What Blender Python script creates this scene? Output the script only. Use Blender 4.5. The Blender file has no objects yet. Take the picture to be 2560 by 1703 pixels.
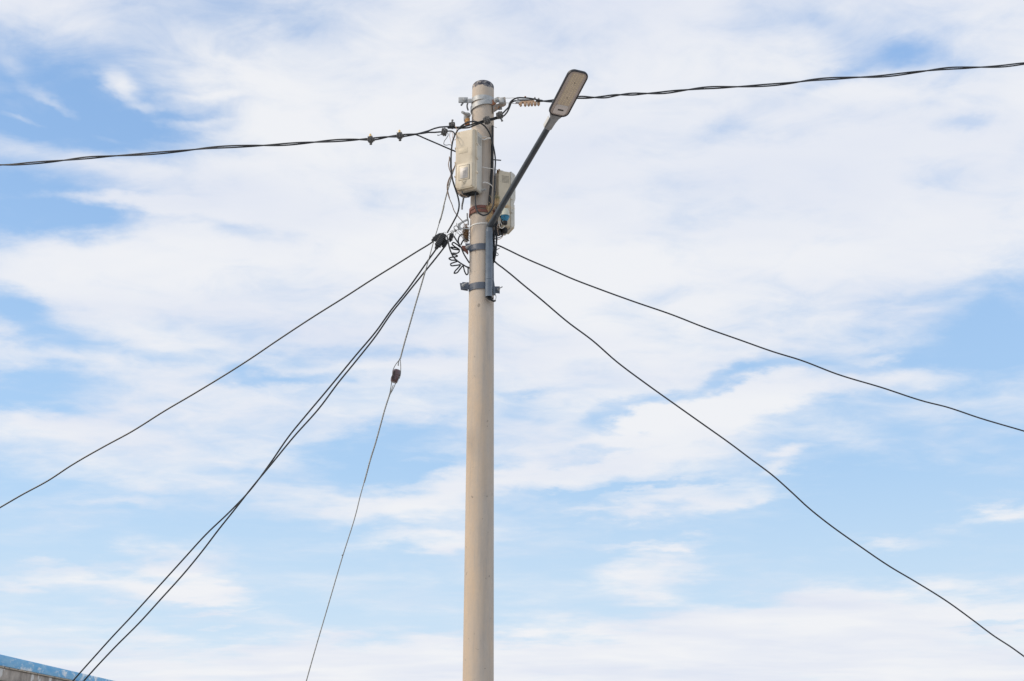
import bpy, bmesh, math, random
from mathutils import Vector, Matrix
PI = math.pi
R = math.radians
rnd = random.Random(7)
scene = bpy.context.scene

# ---------------------------------------------------------------- camera
PITCH = R(18.0)
FPX = 3041.0
EYE = Vector((0, 0, 1.6))
cd = bpy.data.cameras.new("camera")
cd.sensor_width = 36.0
cd.lens = 36.0 * FPX / 2560.0
cd.clip_start = 0.1
cd.clip_end = 5000
cam = bpy.data.objects.new("camera", cd)
cam.location = EYE
cam.rotation_euler = (PI / 2 + PITCH, 0, 0)
scene.collection.objects.link(cam)
scene.camera = cam

# ---------------------------------------------------------------- exposure
scene.view_settings.view_transform = 'Standard'
scene.view_settings.look = 'None'
scene.view_settings.exposure = 0.5
scene.view_settings.gamma = 1.0

# ---------------------------------------------------------------- sun
SUN_EL = R(38)
SUN_DIR = Vector((-0.95, -0.31, 0)).normalized() * math.cos(SUN_EL) + Vector((0, 0, math.sin(SUN_EL)))
sd = bpy.data.lights.new("sun", 'SUN')
sd.energy = 1.9
sd.angle = R(11.0)
sd.color = (1.0, 0.86, 0.69)
sun = bpy.data.objects.new("sun", sd)
sun.rotation_euler = SUN_DIR.to_track_quat('Z', 'Y').to_euler()
sun.location = (-10, -8, 20)
scene.collection.objects.link(sun)


# ---------------------------------------------------------------- pixel -> world direction helpers (photo is 2560 x 1703)
def ray(u, v):
    x = (u - 1280.0) / FPX
    y = (851.5 - v) / FPX
    c, s = math.cos(PITCH), math.sin(PITCH)
    return Vector((x, c - s * y, s + c * y))


def P(u, v, Y):
    d = ray(u, v)
    return EYE + d * (Y / d.y)


def Pz(u, v, z):
    d = ray(u, v)
    return EYE + d * ((z - EYE.z) / d.z)


# ---------------------------------------------------------------- world: sky texture with thin cloud over it
world = bpy.data.worlds.new("World")
scene.world = world
world.use_nodes = True
wt = world.node_tree
wt.nodes.clear()


def wn(t, **kw):
    n = wt.nodes.new(t)
    for k, v in kw.items():
        setattr(n, k, v)
    return n


def wl(a, b):
    wt.links.new(a, b)


def wmath(op, a, b=None, c=None, clamp=False):
    n = wn('ShaderNodeMath', operation=op, use_clamp=clamp)
    for i, x in enumerate((a, b, c)):
        if x is None:
            continue
        if isinstance(x, (int, float)):
            n.inputs[i].default_value = x
        else:
            wl(x, n.inputs[i])
    return n.outputs[0]


tc = wn('ShaderNodeTexCoord')
sep = wn('ShaderNodeSeparateXYZ')
wl(tc.outputs['Generated'], sep.inputs[0])
az = wmath('MULTIPLY', wmath('ARCTAN2', sep.outputs[0], sep.outputs[1]), 180 / PI)
el = wmath('MULTIPLY', wmath('ARCSINE', sep.outputs[2]), 180 / PI)
# cloud-deck coordinates: the direction met with a flat layer, so the streaks flatten towards the horizon
zz = wmath('ADD', wmath('MAXIMUM', sep.outputs[2], 0.0), 0.13)
deck = wn('ShaderNodeCombineXYZ')
wl(wmath('DIVIDE', sep.outputs[0], zz), deck.inputs[0])
wl(wmath('DIVIDE', sep.outputs[1], zz), deck.inputs[1])


def wnoise(vec, scale, detail, rough=0.55, dist=0.0, loc=(0, 0, 0), rot=0.0, sc=(1, 1, 1)):
    mp = wn('ShaderNodeMapping')
    mp.inputs['Location'].default_value = loc
    mp.inputs['Rotation'].default_value = (0, 0, rot)
    mp.inputs['Scale'].default_value = sc
    wl(vec, mp.inputs['Vector'])
    n = wn('ShaderNodeTexNoise')
    n.inputs['Scale'].default_value = scale
    n.inputs['Detail'].default_value = detail
    n.inputs['Roughness'].default_value = rough
    n.inputs['Distortion'].default_value = dist
    wl(mp.outputs[0], n.inputs['Vector'])
    return n


ae = wn('ShaderNodeCombineXYZ')
wl(az, ae.inputs[0])
wl(el, ae.inputs[1])
# warp of the (azimuth, elevation) plane, in degrees
warp = wnoise(deck.outputs[0], 3.0, 6.0, 0.6, loc=(3.1, 1.7, 0), sc=(1.0, 1.0, 1))
w1 = wn('ShaderNodeVectorMath', operation='SUBTRACT')
wl(warp.outputs['Color'], w1.inputs[0])
w1.inputs[1].default_value = (0.5, 0.5, 0.5)
w2 = wn('ShaderNodeVectorMath', operation='MULTIPLY')
wl(w1.outputs[0], w2.inputs[0])
w2.inputs[1].default_value = (7.5, 4.0, 0)
w3 = wn('ShaderNodeVectorMath', operation='ADD')
wl(ae.outputs[0], w3.inputs[0])
wl(w2.outputs[0], w3.inputs[1])
AE = w3.outputs[0]
sepw = wn('ShaderNodeSeparateXYZ')
wl(AE, sepw.inputs[0])

# base cover by elevation: thick high, thin low
ramp = wn('ShaderNodeValToRGB')
wl(wmath('DIVIDE', sepw.outputs[1], 60.0), ramp.inputs[0])
els = ramp.color_ramp.elements
pts = [(0.0, .62), (2.5, .62), (5.0, .30), (8.0, .22), (11.5, .27), (14.0, .62), (17.5, .86), (22, .98), (28, .98), (34, .80), (60, .75)]
while len(els) > 1:
    els.remove(els[-1])
els[0].position = 0.0
els[0].color = (pts[0][1],) * 3 + (1,)
for e, c in pts[1:]:
    x = els.new(min(1.0, e / 60.0))
    x.color = (c, c, c, 1)
cover = ramp.outputs[0]

# masses and gaps: (x, y, half-width, half-height, tilt up to the right, amount), measured on the 2357 px wide view and
# turned into azimuth and elevation once, here
K = 2560.0 / 2357.0
BLOBS = [
    (120, 160, 265, 120, 0, -.92), (40, 285, 230, 75, 0, -.55), (290, 235, 200, 60, 8, -.40), (290, 300, 300, 50, 3, -.50), (470, 245, 170, 50, 5, -.42),
    (300, 188, 80, 26, -24, .55), (155, 230, 100, 20, -18, .6), (85, 264, 70, 15, 0, .45), (350, 238, 130, 14, 8, .38), (470, 215, 90, 14, 5, .35), (210, 284, 150, 12, 3, .32), (400, 268, 130, 11, 3, .32), (180, 30, 320, 26, 2, .12), (30, 130, 60, 20, -10, .2),
    (60, 440, 240, 70, 6, -1.0), (110, 520, 230, 50, 8, -.85), (270, 487, 240, 20, 0, .75), (520, 530, 220, 20, -4, -.3),
    (400, 50, 220, 50, 5, -.30), (640, 30, 200, 40, 0, -.25),
    (20, 715, 150, 50, -20, -.9), (90, 905, 210, 46, 3, -.7), (290, 800, 190, 30, 0, -.35), (640, 868, 220, 20, 2, -.5), (840, 812, 230, 26, 5, -.42),
    (1010, 800, 90, 30, 0, -.2), (350, 740, 250, 26, 0, -.12),
    (870, 1018, 200, 32, 8, -.55), (930, 1068, 180, 24, 4, -.5), (470, 940, 250, 30, 4, .1), (350, 1050, 420, 65, -2, .42), (120, 975, 200, 36, 0, .25), (760, 1010, 250, 40, 5, .2),
    (420, 1120, 220, 32, -3, .25), (270, 1168, 130, 14, 0, .3), (880, 1165, 220, 46, -2, .7), (1120, 1120, 230, 42, 5, .45), (700, 1100, 200, 30, 0, -.12),
    (90, 1320, 120, 22, 2, .42), (350, 1328, 170, 46, 4, .72), (460, 1355, 120, 24, -6, .45), (525, 1412, 80, 10, 4, .4), (1000, 1248, 150, 28, 5, .65),
    (600, 1540, 700, 60, 0, .42), (620, 1420, 420, 40, 0, -.12), (150, 1230, 250, 40, 0, -.12),
    (2270, 780, 400, 120, 9, -.85), (2050, 1150, 520, 130, 0, -.22), (1580, 922, 270, 22, 13, -.60), (1790, 845, 120, 30, 16, -.35),
    (1830, 905, 260, 34, 4, .42), (2110, 858, 190, 30, 3, .46), (2030, 795, 70, 14, 5, .36), (1640, 962, 240, 24, 8, .36),
    (1450, 1010, 260, 60, 8, .42), (1310, 1085, 330, 40, 5, .46), (1590, 1138, 200, 44, 4, .58), (1400, 1172, 120, 14, 4, .3), (1710, 1150, 110, 16, 8, .25),
    (1370, 1040, 110, 16, 8, -.42), (1440, 1124, 200, 10, 6, -.42), (1200, 893, 80, 16, 0, -.36),
    (1850, 1040, 70, 20, 8, .6), (1838, 1085, 50, 15, 6, .42), (2325, 1184, 120, 26, 8, .75), (2040, 1250, 130, 20, 0, .55),
    (1530, 1262, 62, 14, 0, .75), (1500, 1243, 140, 13, 0, .42), (1510, 1320, 120, 44, 2, .62),
    (1950, 1430, 620, 56, 2, .8), (1750, 1530, 950, 56, 0, .6), (1240, 1420, 260, 44, 0, -.14), (2290, 1442, 160, 9, 3, -.36), (1330, 1500, 260, 20, 0, .25),
    (2040, 128, 110, 30, 4, -.26), (2135, 108, 80, 28, -20, -.32), (1960, 70, 120, 40, -20, -.2), (2200, 90, 320, 130, 0, -.24), (1920, 168, 110, 18, 3, -.3), (2245, 265, 90, 18, -8, -.32),
    (2170, 400, 90, 36, 0, -.22), (1620, 300, 280, 32, 0, -.22), (1430, 280, 130, 22, 8, -.16), (1500, 235, 150, 20, 0, -.16), (2320, 370, 120, 60, 0, -.16),
    (1850, 30, 260, 40, 0, -.12),
]


def azel(x, y):
    d = ray(x * K, y * K).normalized()
    return math.degrees(math.atan2(d.x, d.y)), math.degrees(math.asin(d.z))


for (x, y, rx, ry, tilt, amt) in BLOBS:
    a, e = azel(x, y)
    sx = rx * K / FPX * 57.3 / math.cos(R(e)) * 1.0
    sy = ry * K / FPX * 57.3
    gr = wn('ShaderNodeTexGradient', gradient_type='SPHERICAL')
    tm = gr.texture_mapping
    tm.vector_type = 'TEXTURE'
    tm.translation = (a, e, 0)
    tm.rotation = (0, 0, R(tilt))
    tm.scale = (sx * 1.5, sy * 1.6, 1)
    wl(AE, gr.inputs[0])
    mr = wn('ShaderNodeMapRange', interpolation_type='SMOOTHSTEP')
    wl(gr.outputs[1], mr.inputs[0])
    mr.inputs[1].default_value = 0.0
    mr.inputs[2].default_value = 1.0
    mr.inputs[3].default_value = 0.0
    mr.inputs[4].default_value = amt
    cover = wmath('ADD', cover, mr.outputs[0])

lim = wn('ShaderNodeClamp')
wl(cover, lim.inputs[0])
lim.inputs[1].default_value = 0.04
lim.inputs[2].default_value = 1.12
cover = lim.outputs[0]
n_big = wnoise(deck.outputs[0], 2.6, 6.0, 0.55, 0.3, loc=(0.4, 5.2, 0), rot=R(-12), sc=(1.0, 1.25, 1)).outputs[0]
n_fine = wnoise(deck.outputs[0], 9.0, 8.0, 0.6, 0.6, loc=(7.7, 2.1, 0), rot=R(-20), sc=(0.9, 1.2, 1)).outputs[0]
cover = wmath('ADD', cover, wmath('MULTIPLY', wmath('SUBTRACT', n_big, 0.5), 1.15))
nf = wn('ShaderNodeMapRange')
wl(el, nf.inputs[0])
for i_, v_ in ((1, 5.0), (2, 19.0), (3, .42), (4, .88)):
    nf.inputs[i_].default_value = v_
cover = wmath('ADD', cover, wmath('MULTIPLY', wmath('SUBTRACT', n_fine, 0.5), nf.outputs[0]))
mrc = wn('ShaderNodeMapRange', interpolation_type='SMOOTHSTEP')
wl(cover, mrc.inputs[0])
mrc.inputs[1].default_value = 0.03
mrc.inputs[2].default_value = 1.04
mrc.inputs[3].default_value = 0.0
mrc.inputs[4].default_value = 0.97
COVER = mrc.outputs[0]

sky = wn('ShaderNodeTexSky', sky_type='NISHITA')
sky.sun_disc = False
sky.sun_elevation = SUN_EL
sky.sun_rotation = -math.atan2(SUN_DIR.x, SUN_DIR.y)
sky.altitude = 300
sky.air_density = 1.3
sky.dust_density = 0.4
sky.ozone_density = 3.0
bg_sky = wn('ShaderNodeBackground')
wl(sky.outputs[0], bg_sky.inputs[0])
bg_sky.inputs[1].default_value = 0.14
bg_cl = wn('ShaderNodeBackground')
shade = wnoise(deck.outputs[0], 1.7, 5.0, 0.5, 0.2, loc=(1.3, 9.2, 0), rot=R(-10), sc=(1, 1.6, 1)).outputs[0]
cr = wn('ShaderNodeValToRGB')
wl(shade, cr.inputs[0])
cr.color_ramp.elements[0].position = 0.32
cr.color_ramp.elements[0].color = (0.76, 0.80, 0.90, 1)
cr.color_ramp.elements[1].position = 0.62
cr.color_ramp.elements[1].color = (0.885, 0.895, 0.925, 1)
wl(cr.outputs[0], bg_cl.inputs[0])
bg_cl.inputs[1].default_value = 0.7071
# haze low in the sky
hz = wn('ShaderNodeValToRGB')
wl(wmath('DIVIDE', el, 40.0), hz.inputs[0])
he_ = hz.color_ramp.elements
he_[0].position, he_[0].color = 0.0, (.64, .78, .93, 1)
he_[1].position, he_[1].color = 30 / 40, (.285, .505, .87, 1)
for e_, c_ in ((7, (.54, .71, .90, 1)), (12, (.405, .605, .865, 1)), (19, (.355, .555, .84, 1))):
    q_ = he_.new(e_ / 40)
    q_.color = c_
bg_hz = wn('ShaderNodeBackground')
wl(hz.outputs[0], bg_hz.inputs[0])
bg_hz.inputs[1].default_value = 0.7071
hf = wn('ShaderNodeMapRange')
wl(el, hf.inputs[0])
for i_, v_ in ((1, 7.0), (2, 26.0), (3, .94), (4, .50)):
    hf.inputs[i_].default_value = v_
mixh = wn('ShaderNodeMixShader')
wl(hf.outputs[0], mixh.inputs[0])
wl(bg_sky.outputs[0], mixh.inputs[1])
wl(bg_hz.outputs[0], mixh.inputs[2])
mixs = wn('ShaderNodeMixShader')
wl(COVER, mixs.inputs[0])
wl(mixh.outputs[0], mixs.inputs[1])
wl(bg_cl.outputs[0], mixs.inputs[2])
wo = wn('ShaderNodeOutputWorld')
wl(mixs.outputs[0], wo.inputs[0])

# ---------------------------------------------------------------- zoomed views of the photograph: name -> (x0, y0, scale)
VIEW = {'A': (1080, 180, 7.84), 'B': (1080, 300, 8.711), 'C': (1100, 400, 7.84), 'D': (1060, 560, 7.129), 'E': (1340, 160, 8.711),
        'G': (880, 280, 7.857), 'H': (900, 860, 3.92), 'I': (0, 1560, 5.612), 'F': (0, 0, 0.9207), 'J': (1140, 180, 11.2),
        'K': (1080, 480, 11.2), 'L': (1200, 460, 11.2), 'M': (1200, 590, 8.711), 'N': (1060, 580, 13.067), 'O': (1240, 220, 16.836),
        'Q': (1100, 380, 8.711), 'T1': (0, 0, 1.8406), 'T2': (1280, 0, 1.8406), 'T3': (0, 852, 1.8414), 'T4': (1280, 852, 1.8414),
        'R1': (0, 340, 3.683), 'R2': (500, 300, 5.124), 'R3': (1440, 140, 4.209), 'R4': (1960, 140, 3.928), 'S1': (940, 600, 5.227), 'S2': (680, 580, 5.6)}


def at(view, x, y, Y):
    x0, y0, s = VIEW[view]
    return P(x0 + x / s, y0 + y / s, Y)


def px(view, pts, Y=10.0, Y1=None):
    """points of a zoomed view, at depth Y (or running from Y to Y1; a third number in a point is its own depth)"""
    out = []
    n = max(1, len(pts) - 1)
    for i, p in enumerate(pts):
        yy = p[2] if len(p) > 2 else (Y if Y1 is None else Y + (Y1 - Y) * i / n)
        out.append(at(view, p[0], p[1], yy))
    return out


# ---------------------------------------------------------------- materials
MATS = {}


def material(name, c1, c2=None, rough=0.6, metal=0.0, scale=20.0, bump=0.0, bscale=None, lo=0.35, hi=0.65, spots=None, spot_scale=60, spot_t=0.66, detail=6, coat=0.0, sc=(1, 1, 1)):
    m = bpy.data.materials.new(name)
    m.use_nodes = True
    nt = m.node_tree
    b = nt.nodes['Principled BSDF']
    b.inputs['Roughness'].default_value = rough
    b.inputs['Metallic'].default_value = metal
    if coat:
        b.inputs['Coat Weight'].default_value = coat
        b.inputs['Coat Roughness'].default_value = 0.15
    tcn = nt.nodes.new('ShaderNodeTexCoord')
    mp = nt.nodes.new('ShaderNodeMapping')
    mp.inputs['Scale'].default_value = sc
    nt.links.new(tcn.outputs['Object'], mp.inputs[0])
    n = nt.nodes.new('ShaderNodeTexNoise')
    n.inputs['Scale'].default_value = scale
    n.inputs['Detail'].default_value = detail
    n.inputs['Roughness'].default_value = 0.6
    nt.links.new(mp.outputs[0], n.inputs['Vector'])
    cr = nt.nodes.new('ShaderNodeValToRGB')
    cr.color_ramp.elements[0].position = lo
    cr.color_ramp.elements[1].position = hi
    cr.color_ramp.elements[0].color = tuple(c1) + (1,)
    cr.color_ramp.elements[1].color = tuple(c2 or c1) + (1,)
    nt.links.new(n.outputs[0], cr.inputs[0])
    col = cr.outputs[0]
    if spots:
        n2 = nt.nodes.new('ShaderNodeTexNoise')
        n2.inputs['Scale'].default_value = spot_scale
        n2.inputs['Detail'].default_value = 4
        nt.links.new(mp.outputs[0], n2.inputs['Vector'])
        r2 = nt.nodes.new('ShaderNodeValToRGB')
        r2.color_ramp.elements[0].position = spot_t
        r2.color_ramp.elements[1].position = spot_t + 0.04
        nt.links.new(n2.outputs[0], r2.inputs[0])
        mx = nt.nodes.new('ShaderNodeMix')
        mx.data_type = 'RGBA'
        mx.inputs[7].default_value = tuple(spots) + (1,)
        nt.links.new(r2.outputs[0], mx.inputs[0])
        nt.links.new(col, mx.inputs[6])
        col = mx.outputs[2]
    nt.links.new(col, b.inputs['Base Color'])
    if bump:
        n3 = nt.nodes.new('ShaderNodeTexNoise')
        n3.inputs['Scale'].default_value = bscale or scale * 4
        n3.inputs['Detail'].default_value = 5
        nt.links.new(mp.outputs[0], n3.inputs['Vector'])
        bp = nt.nodes.new('ShaderNodeBump')
        bp.inputs['Strength'].default_value = bump
        bp.inputs['Distance'].default_value = 0.004
        nt.links.new(n3.outputs[0], bp.inputs['Height'])
        nt.links.new(bp.outputs[0], b.inputs['Normal'])
    MATS[name] = m
    return m


material('galvanised', (.33, .345, .35), (.46, .475, .48), rough=.5, metal=.2, scale=30, bump=.15, spots=(.30, .22, .16), spot_scale=45, spot_t=.70)
material('galvanised_dark', (.13, .135, .14), (.24, .245, .25), rough=.5, metal=.4, scale=40, bump=.25, spots=(.12, .09, .07), spot_scale=70, spot_t=.62)
material('rust', (.30, .11, .05), (.46, .22, .12), rough=.8, scale=40, bump=.3)
material('rust_red', (.17, .062, .045), (.24, .10, .075), rough=.65, scale=30, bump=.3, spots=(.35, .28, .24), spot_scale=40, spot_t=.66)
material('rust_tan', (.36, .22, .13), (.54, .38, .26), rough=.7, scale=35, bump=.3, spots=(.25, .15, .08), spot_scale=60, spot_t=.64)
material('ochre', (.50, .27, .10), (.62, .38, .17), rough=.7, scale=30)
material('amber_cap', (.72, .50, .20), (.82, .62, .32), rough=.45, scale=30)
material('cable_black', (.008, .011, .014), (.018, .022, .027), rough=.45, scale=12)
material('cable_weathered', (.016, .019, .024), (.038, .042, .050), rough=.5, scale=9)
material('rubber_black', (.007, .008, .010), (.018, .019, .022), rough=.6, scale=50, bump=.3)
material('connector_grey', (.05, .05, .052), (.12, .118, .115), rough=.6, scale=60, bump=.5, spots=(.38, .37, .35), spot_scale=90, spot_t=.62)
material('steel_wire', (.12, .125, .12), (.24, .24, .225), rough=.5, metal=.3, scale=60, bump=.4)
material('brown_wire', (.22, .15, .11), (.34, .26, .21), rough=.6, scale=30)
material('copper_wire', (.42, .26, .16), (.52, .36, .24), rough=.5, scale=30)
material('white_tie', (.70, .69, .66), (.80, .79, .76), rough=.5, scale=30)
material('cream_plastic', (.58, .505, .385), (.67, .595, .465), rough=.5, scale=8, bump=.05, spots=(.50, .42, .30), spot_scale=22, spot_t=.70)
material('cream_dark', (.54, .47, .35), (.61, .54, .41), rough=.55, scale=9, spots=(.42, .36, .26), spot_scale=26, spot_t=.68)
material('pale_plastic', (.53, .51, .45), (.62, .595, .53), rough=.5, scale=9, bump=.05, spots=(.34, .28, .18), spot_scale=20, spot_t=.69)
material('window_plastic', (.44, .42, .40), (.56, .535, .51), rough=.45, scale=14)
material('window_inner', (.30, .29, .285), (.40, .385, .37), rough=.4, scale=30)
material('slot_dark', (.045, .043, .040), (.07, .065, .06), rough=.8, scale=30)
material('paint_slate', (.095, .125, .165), (.135, .17, .215), rough=.32, scale=12, bump=.06, coat=.35, spots=(.07, .09, .12), spot_scale=25, spot_t=.68)
material('arm_slate', (.030, .038, .048), (.055, .066, .080), rough=.36, scale=9, bump=.1, coat=.3, spots=(.12, .13, .14), spot_scale=30, spot_t=.68)
material('paint_clamp', (.062, .078, .108), (.10, .12, .158), rough=.42, scale=14, bump=.1)
material('lamp_dark', (.014, .016, .022), (.022, .025, .032), rough=.5, scale=20)
material('lamp_grey', (.22, .22, .22), (.30, .30, .30), rough=.5, scale=20, bump=.05)
material('lamp_pale', (.55, .55, .53), (.64, .64, .62), rough=.5, scale=20)
material('led_board', (.52, .43, .33), (.60, .50, .39), rough=.35, scale=14, coat=.5)
material('led_dot', (.74, .63, .42), (.80, .70, .48), rough=.3, scale=20)
material('reflector', (.44, .375, .345), (.52, .45, .41), rough=.35, scale=14, coat=.4)
material('driver_cover', (.60, .54, .51), (.68, .62, .59), rough=.3, scale=10, coat=.5)
material('straw', (.58, .40, .20), (.72, .56, .34), rough=.8, scale=20)
material('straw_green', (.30, .27, .13), (.45, .40, .24), rough=.8, scale=20)
material('nest_brown', (.13, .070, .035), (.34, .22, .12), rough=.9, scale=30)
material('blue_plastic', (.020, .19, .34), (.035, .26, .42), rough=.35, scale=14, spots=(.015, .05, .09), spot_scale=40, spot_t=.60)
material('cup_plastic', (.50, .52, .43), (.60, .61, .52), rough=.5, scale=12)
material('insulator_brown', (.050, .018, .020), (.085, .034, .036), rough=.18, scale=14, coat=.8)
material('ground_dust', (.33, .31, .285), (.40, .375, .35), rough=.9, scale=.6, bump=.4, bscale=8)


def pole_material():
    m = bpy.data.materials.new('concrete_pole')
    m.use_nodes = True
    nt = m.node_tree
    N = nt.nodes
    Lk = nt.links.new
    b = N['Principled BSDF']
    b.inputs['Roughness'].default_value = .85
    t = N.new('ShaderNodeTexCoord')

    def noise(scale, sc, det=6, rg=.6, loc=(0, 0, 0)):
        mp = N.new('ShaderNodeMapping')
        mp.inputs['Scale'].default_value = sc
        mp.inputs['Location'].default_value = loc
        Lk(t.outputs['Object'], mp.inputs[0])
        n = N.new('ShaderNodeTexNoise')
        n.inputs['Scale'].default_value = scale
        n.inputs['Detail'].default_value = det
        n.inputs['Roughness'].default_value = rg
        Lk(mp.outputs[0], n.inputs['Vector'])
        return n.outputs[0]

    def ramp(v, stops):
        r = N.new('ShaderNodeValToRGB')
        e = r.color_ramp.elements
        e[0].position, e[0].color = stops[0][0], tuple(stops[0][1]) + (1,)
        e[1].position, e[1].color = stops[-1][0], tuple(stops[-1][1]) + (1,)
        for p_, c_ in stops[1:-1]:
            q = e.new(p_)
            q.color = tuple(c_) + (1,)
        Lk(v, r.inputs[0])
        return r.outputs[0]

    def mix(f, a, c):
        x = N.new('ShaderNodeMix')
        x.data_type = 'RGBA'
        Lk(f, x.inputs[0])
        for i, q in ((6, a), (7, c)):
            if isinstance(q, tuple):
                x.inputs[i].default_value = q + (1,)
            else:
                Lk(q, x.inputs[i])
        return x.outputs[2]

    def m_(op, a, c):
        x = N.new('ShaderNodeMath')
        x.operation = op
        for i, q in enumerate((a, c)):
            if isinstance(q, (int, float)):
                x.inputs[i].default_value = q
            else:
                Lk(q, x.inputs[i])
        return x.outputs[0]

    base = ramp(noise(1.6, (3, 3, .8), 5), [(.3, (.475, .43, .385)), (.5, (.515, .45, .38)), (.72, (.57, .455, .34))])
    streak = ramp(noise(6, (3, 3, .45), 6), [(.42, (0, 0, 0)), (.7, (1, 1, 1))])
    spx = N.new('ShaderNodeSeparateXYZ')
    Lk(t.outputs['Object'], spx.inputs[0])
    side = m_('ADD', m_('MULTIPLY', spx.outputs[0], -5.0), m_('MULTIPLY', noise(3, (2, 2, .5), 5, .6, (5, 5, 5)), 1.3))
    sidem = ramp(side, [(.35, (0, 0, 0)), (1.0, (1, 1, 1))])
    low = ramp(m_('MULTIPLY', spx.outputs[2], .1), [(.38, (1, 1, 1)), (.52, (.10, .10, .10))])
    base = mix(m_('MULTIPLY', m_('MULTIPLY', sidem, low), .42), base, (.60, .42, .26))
    base = mix(m_('MULTIPLY', streak, .35), base, (.57, .42, .28))
    runs = ramp(noise(9, (3, 3, .18), 7, .65, (2, 8, 4)), [(.52, (0, 0, 0)), (.66, (1, 1, 1))])
    base = mix(m_('MULTIPLY', runs, .42), base, (.36, .33, .30))
    fine = ramp(noise(60, (1, 1, .6), 8, .7), [(.30, (1, 1, 1)), (.55, (0, 0, 0))])
    base = mix(m_('MULTIPLY', fine, .35), base, (.40, .36, .31))
    mott = ramp(noise(11, (1, 1, .7), 6, .6, (6, 3, 9)), [(.38, (1, 1, 1)), (.62, (0, 0, 0))])
    base = mix(m_('MULTIPLY', mott, .22), base, (.40, .37, .34))
    pits = ramp(noise(26, (1, 1, 1), 3, .5, (4, 2, 1)), [(.70, (0, 0, 0)), (.73, (1, 1, 1))])
    base = mix(m_('MULTIPLY', pits, .7), base, (.22, .19, .16))
    scr = ramp(noise(9, (1.5, 1.5, .6), 12, .85, (9, 1, 3)), [(.625, (0, 0, 0)), (.67, (1, 1, 1))])
    base = mix(m_('MULTIPLY', scr, .6), base, (.30, .26, .22))
    # the tar daubed over the head of the pole, with bare patches
    sp = N.new('ShaderNodeSeparateXYZ')
    Lk(t.outputs['Object'], sp.inputs[0])
    edge = noise(13, (1, 1, .4), 6, .65, (1, 7, 2))
    zt = m_('SUBTRACT', sp.outputs[2], TAR_Z)
    f = m_('ADD', m_('MULTIPLY', zt, 26.0), m_('MULTIPLY', m_('SUBTRACT', edge, .5), 2.6))
    tarm = ramp(f, [(.0, (0, 0, 0)), (.08, (1, 1, 1))])
    bare = ramp(noise(18, (1, 1, 1.2), 8, .75, (3, 3, 8)), [(.54, (1, 1, 1)), (.61, (.0, .0, .0))])
    tarcol = ramp(noise(32, (1, 1, 1), 6, .7), [(.35, (.018, .020, .035)), (.50, (.07, .075, .10)), (.64, (.36, .35, .34))])
    base = mix(m_('MULTIPLY', tarm, bare), base, tarcol)
    Lk(base, b.inputs['Base Color'])
    bp = N.new('ShaderNodeBump')
    bp.inputs['Strength'].default_value = .35
    bp.inputs['Distance'].default_value = .004
    Lk(noise(45, (1, 1, 1), 8, .7), bp.inputs['Height'])
    Lk(bp.outputs[0], b.inputs['Normal'])
    return m


def coping_material():
    m = bpy.data.materials.new('blue_coping_paint')
    m.use_nodes = True
    nt = m.node_tree
    N = nt.nodes
    b = N['Principled BSDF']
    b.inputs['Roughness'].default_value = .6
    t = N.new('ShaderNodeTexCoord')

    def ns(scale, sc, loc=(0, 0, 0), det=6, rg=.6):
        mp = N.new('ShaderNodeMapping')
        mp.inputs['Scale'].default_value = sc
        mp.inputs['Location'].default_value = loc
        nt.links.new(t.outputs['Object'], mp.inputs[0])
        n = N.new('ShaderNodeTexNoise')
        n.inputs['Scale'].default_value = scale
        n.inputs['Detail'].default_value = det
        n.inputs['Roughness'].default_value = rg
        nt.links.new(mp.outputs[0], n.inputs['Vector'])
        return n.outputs[0]
    r = N.new('ShaderNodeValToRGB')
    r.color_ramp.elements[0].position, r.color_ramp.elements[0].color = .35, (.10, .40, .72, 1)
    r.color_ramp.elements[1].position, r.color_ramp.elements[1].color = .68, (.27, .54, .76, 1)
    nt.links.new(ns(4, (1, .5, 3)), r.inputs[0])
    r2 = N.new('ShaderNodeValToRGB')
    r2.color_ramp.elements[0].position = .52
    r2.color_ramp.elements[1].position = .61
    nt.links.new(ns(5.5, (1, .42, 1.6), (2, 3, 1), 5), r2.inputs[0])
    mx = N.new('ShaderNodeMix')
    mx.data_type = 'RGBA'
    nt.links.new(r2.outputs[0], mx.inputs[0])
    nt.links.new(r.outputs[0], mx.inputs[6])
    mx.inputs[7].default_value = (.74, .82, .88, 1)
    nt.links.new(mx.outputs[2], b.inputs['Base Color'])
    return m


# ---------------------------------------------------------------- mesh helpers
def frame_of(axis, hint=Vector((0, 0, 1))):
    a = axis.normalized()
    if abs(a.dot(hint)) > 0.95:
        hint = Vector((1, 0, 0))
    s = a.cross(hint).normalized()
    return s, s.cross(a).normalized()


def smooth_path(pts, step=4):
    """curve through the points, with tangents weighted by spacing so uneven spacing never makes it double back"""
    pts = [Vector(p) for p in pts]
    if len(pts) < 3:
        return pts
    n = len(pts)
    d = [max(1e-6, (pts[i + 1] - pts[i]).length) for i in range(n - 1)]
    tg = []
    for i in range(n):
        if i == 0:
            tg.append((pts[1] - pts[0]) / d[0])
        elif i == n - 1:
            tg.append((pts[-1] - pts[-2]) / d[-1])
        else:
            tg.append(((pts[i] - pts[i - 1]) / d[i - 1] * d[i] + (pts[i + 1] - pts[i]) / d[i] * d[i - 1]) / (d[i - 1] + d[i]))
    out = []
    for i in range(n - 1):
        for k in range(step):
            t = k / step
            t2, t3 = t * t, t * t * t
            out.append(pts[i] * (2 * t3 - 3 * t2 + 1) + tg[i] * (d[i] * (t3 - 2 * t2 + t)) + pts[i + 1] * (3 * t2 - 2 * t3) + tg[i + 1] * (d[i] * (t3 - t2)))
    out.append(pts[-1])
    return out


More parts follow.
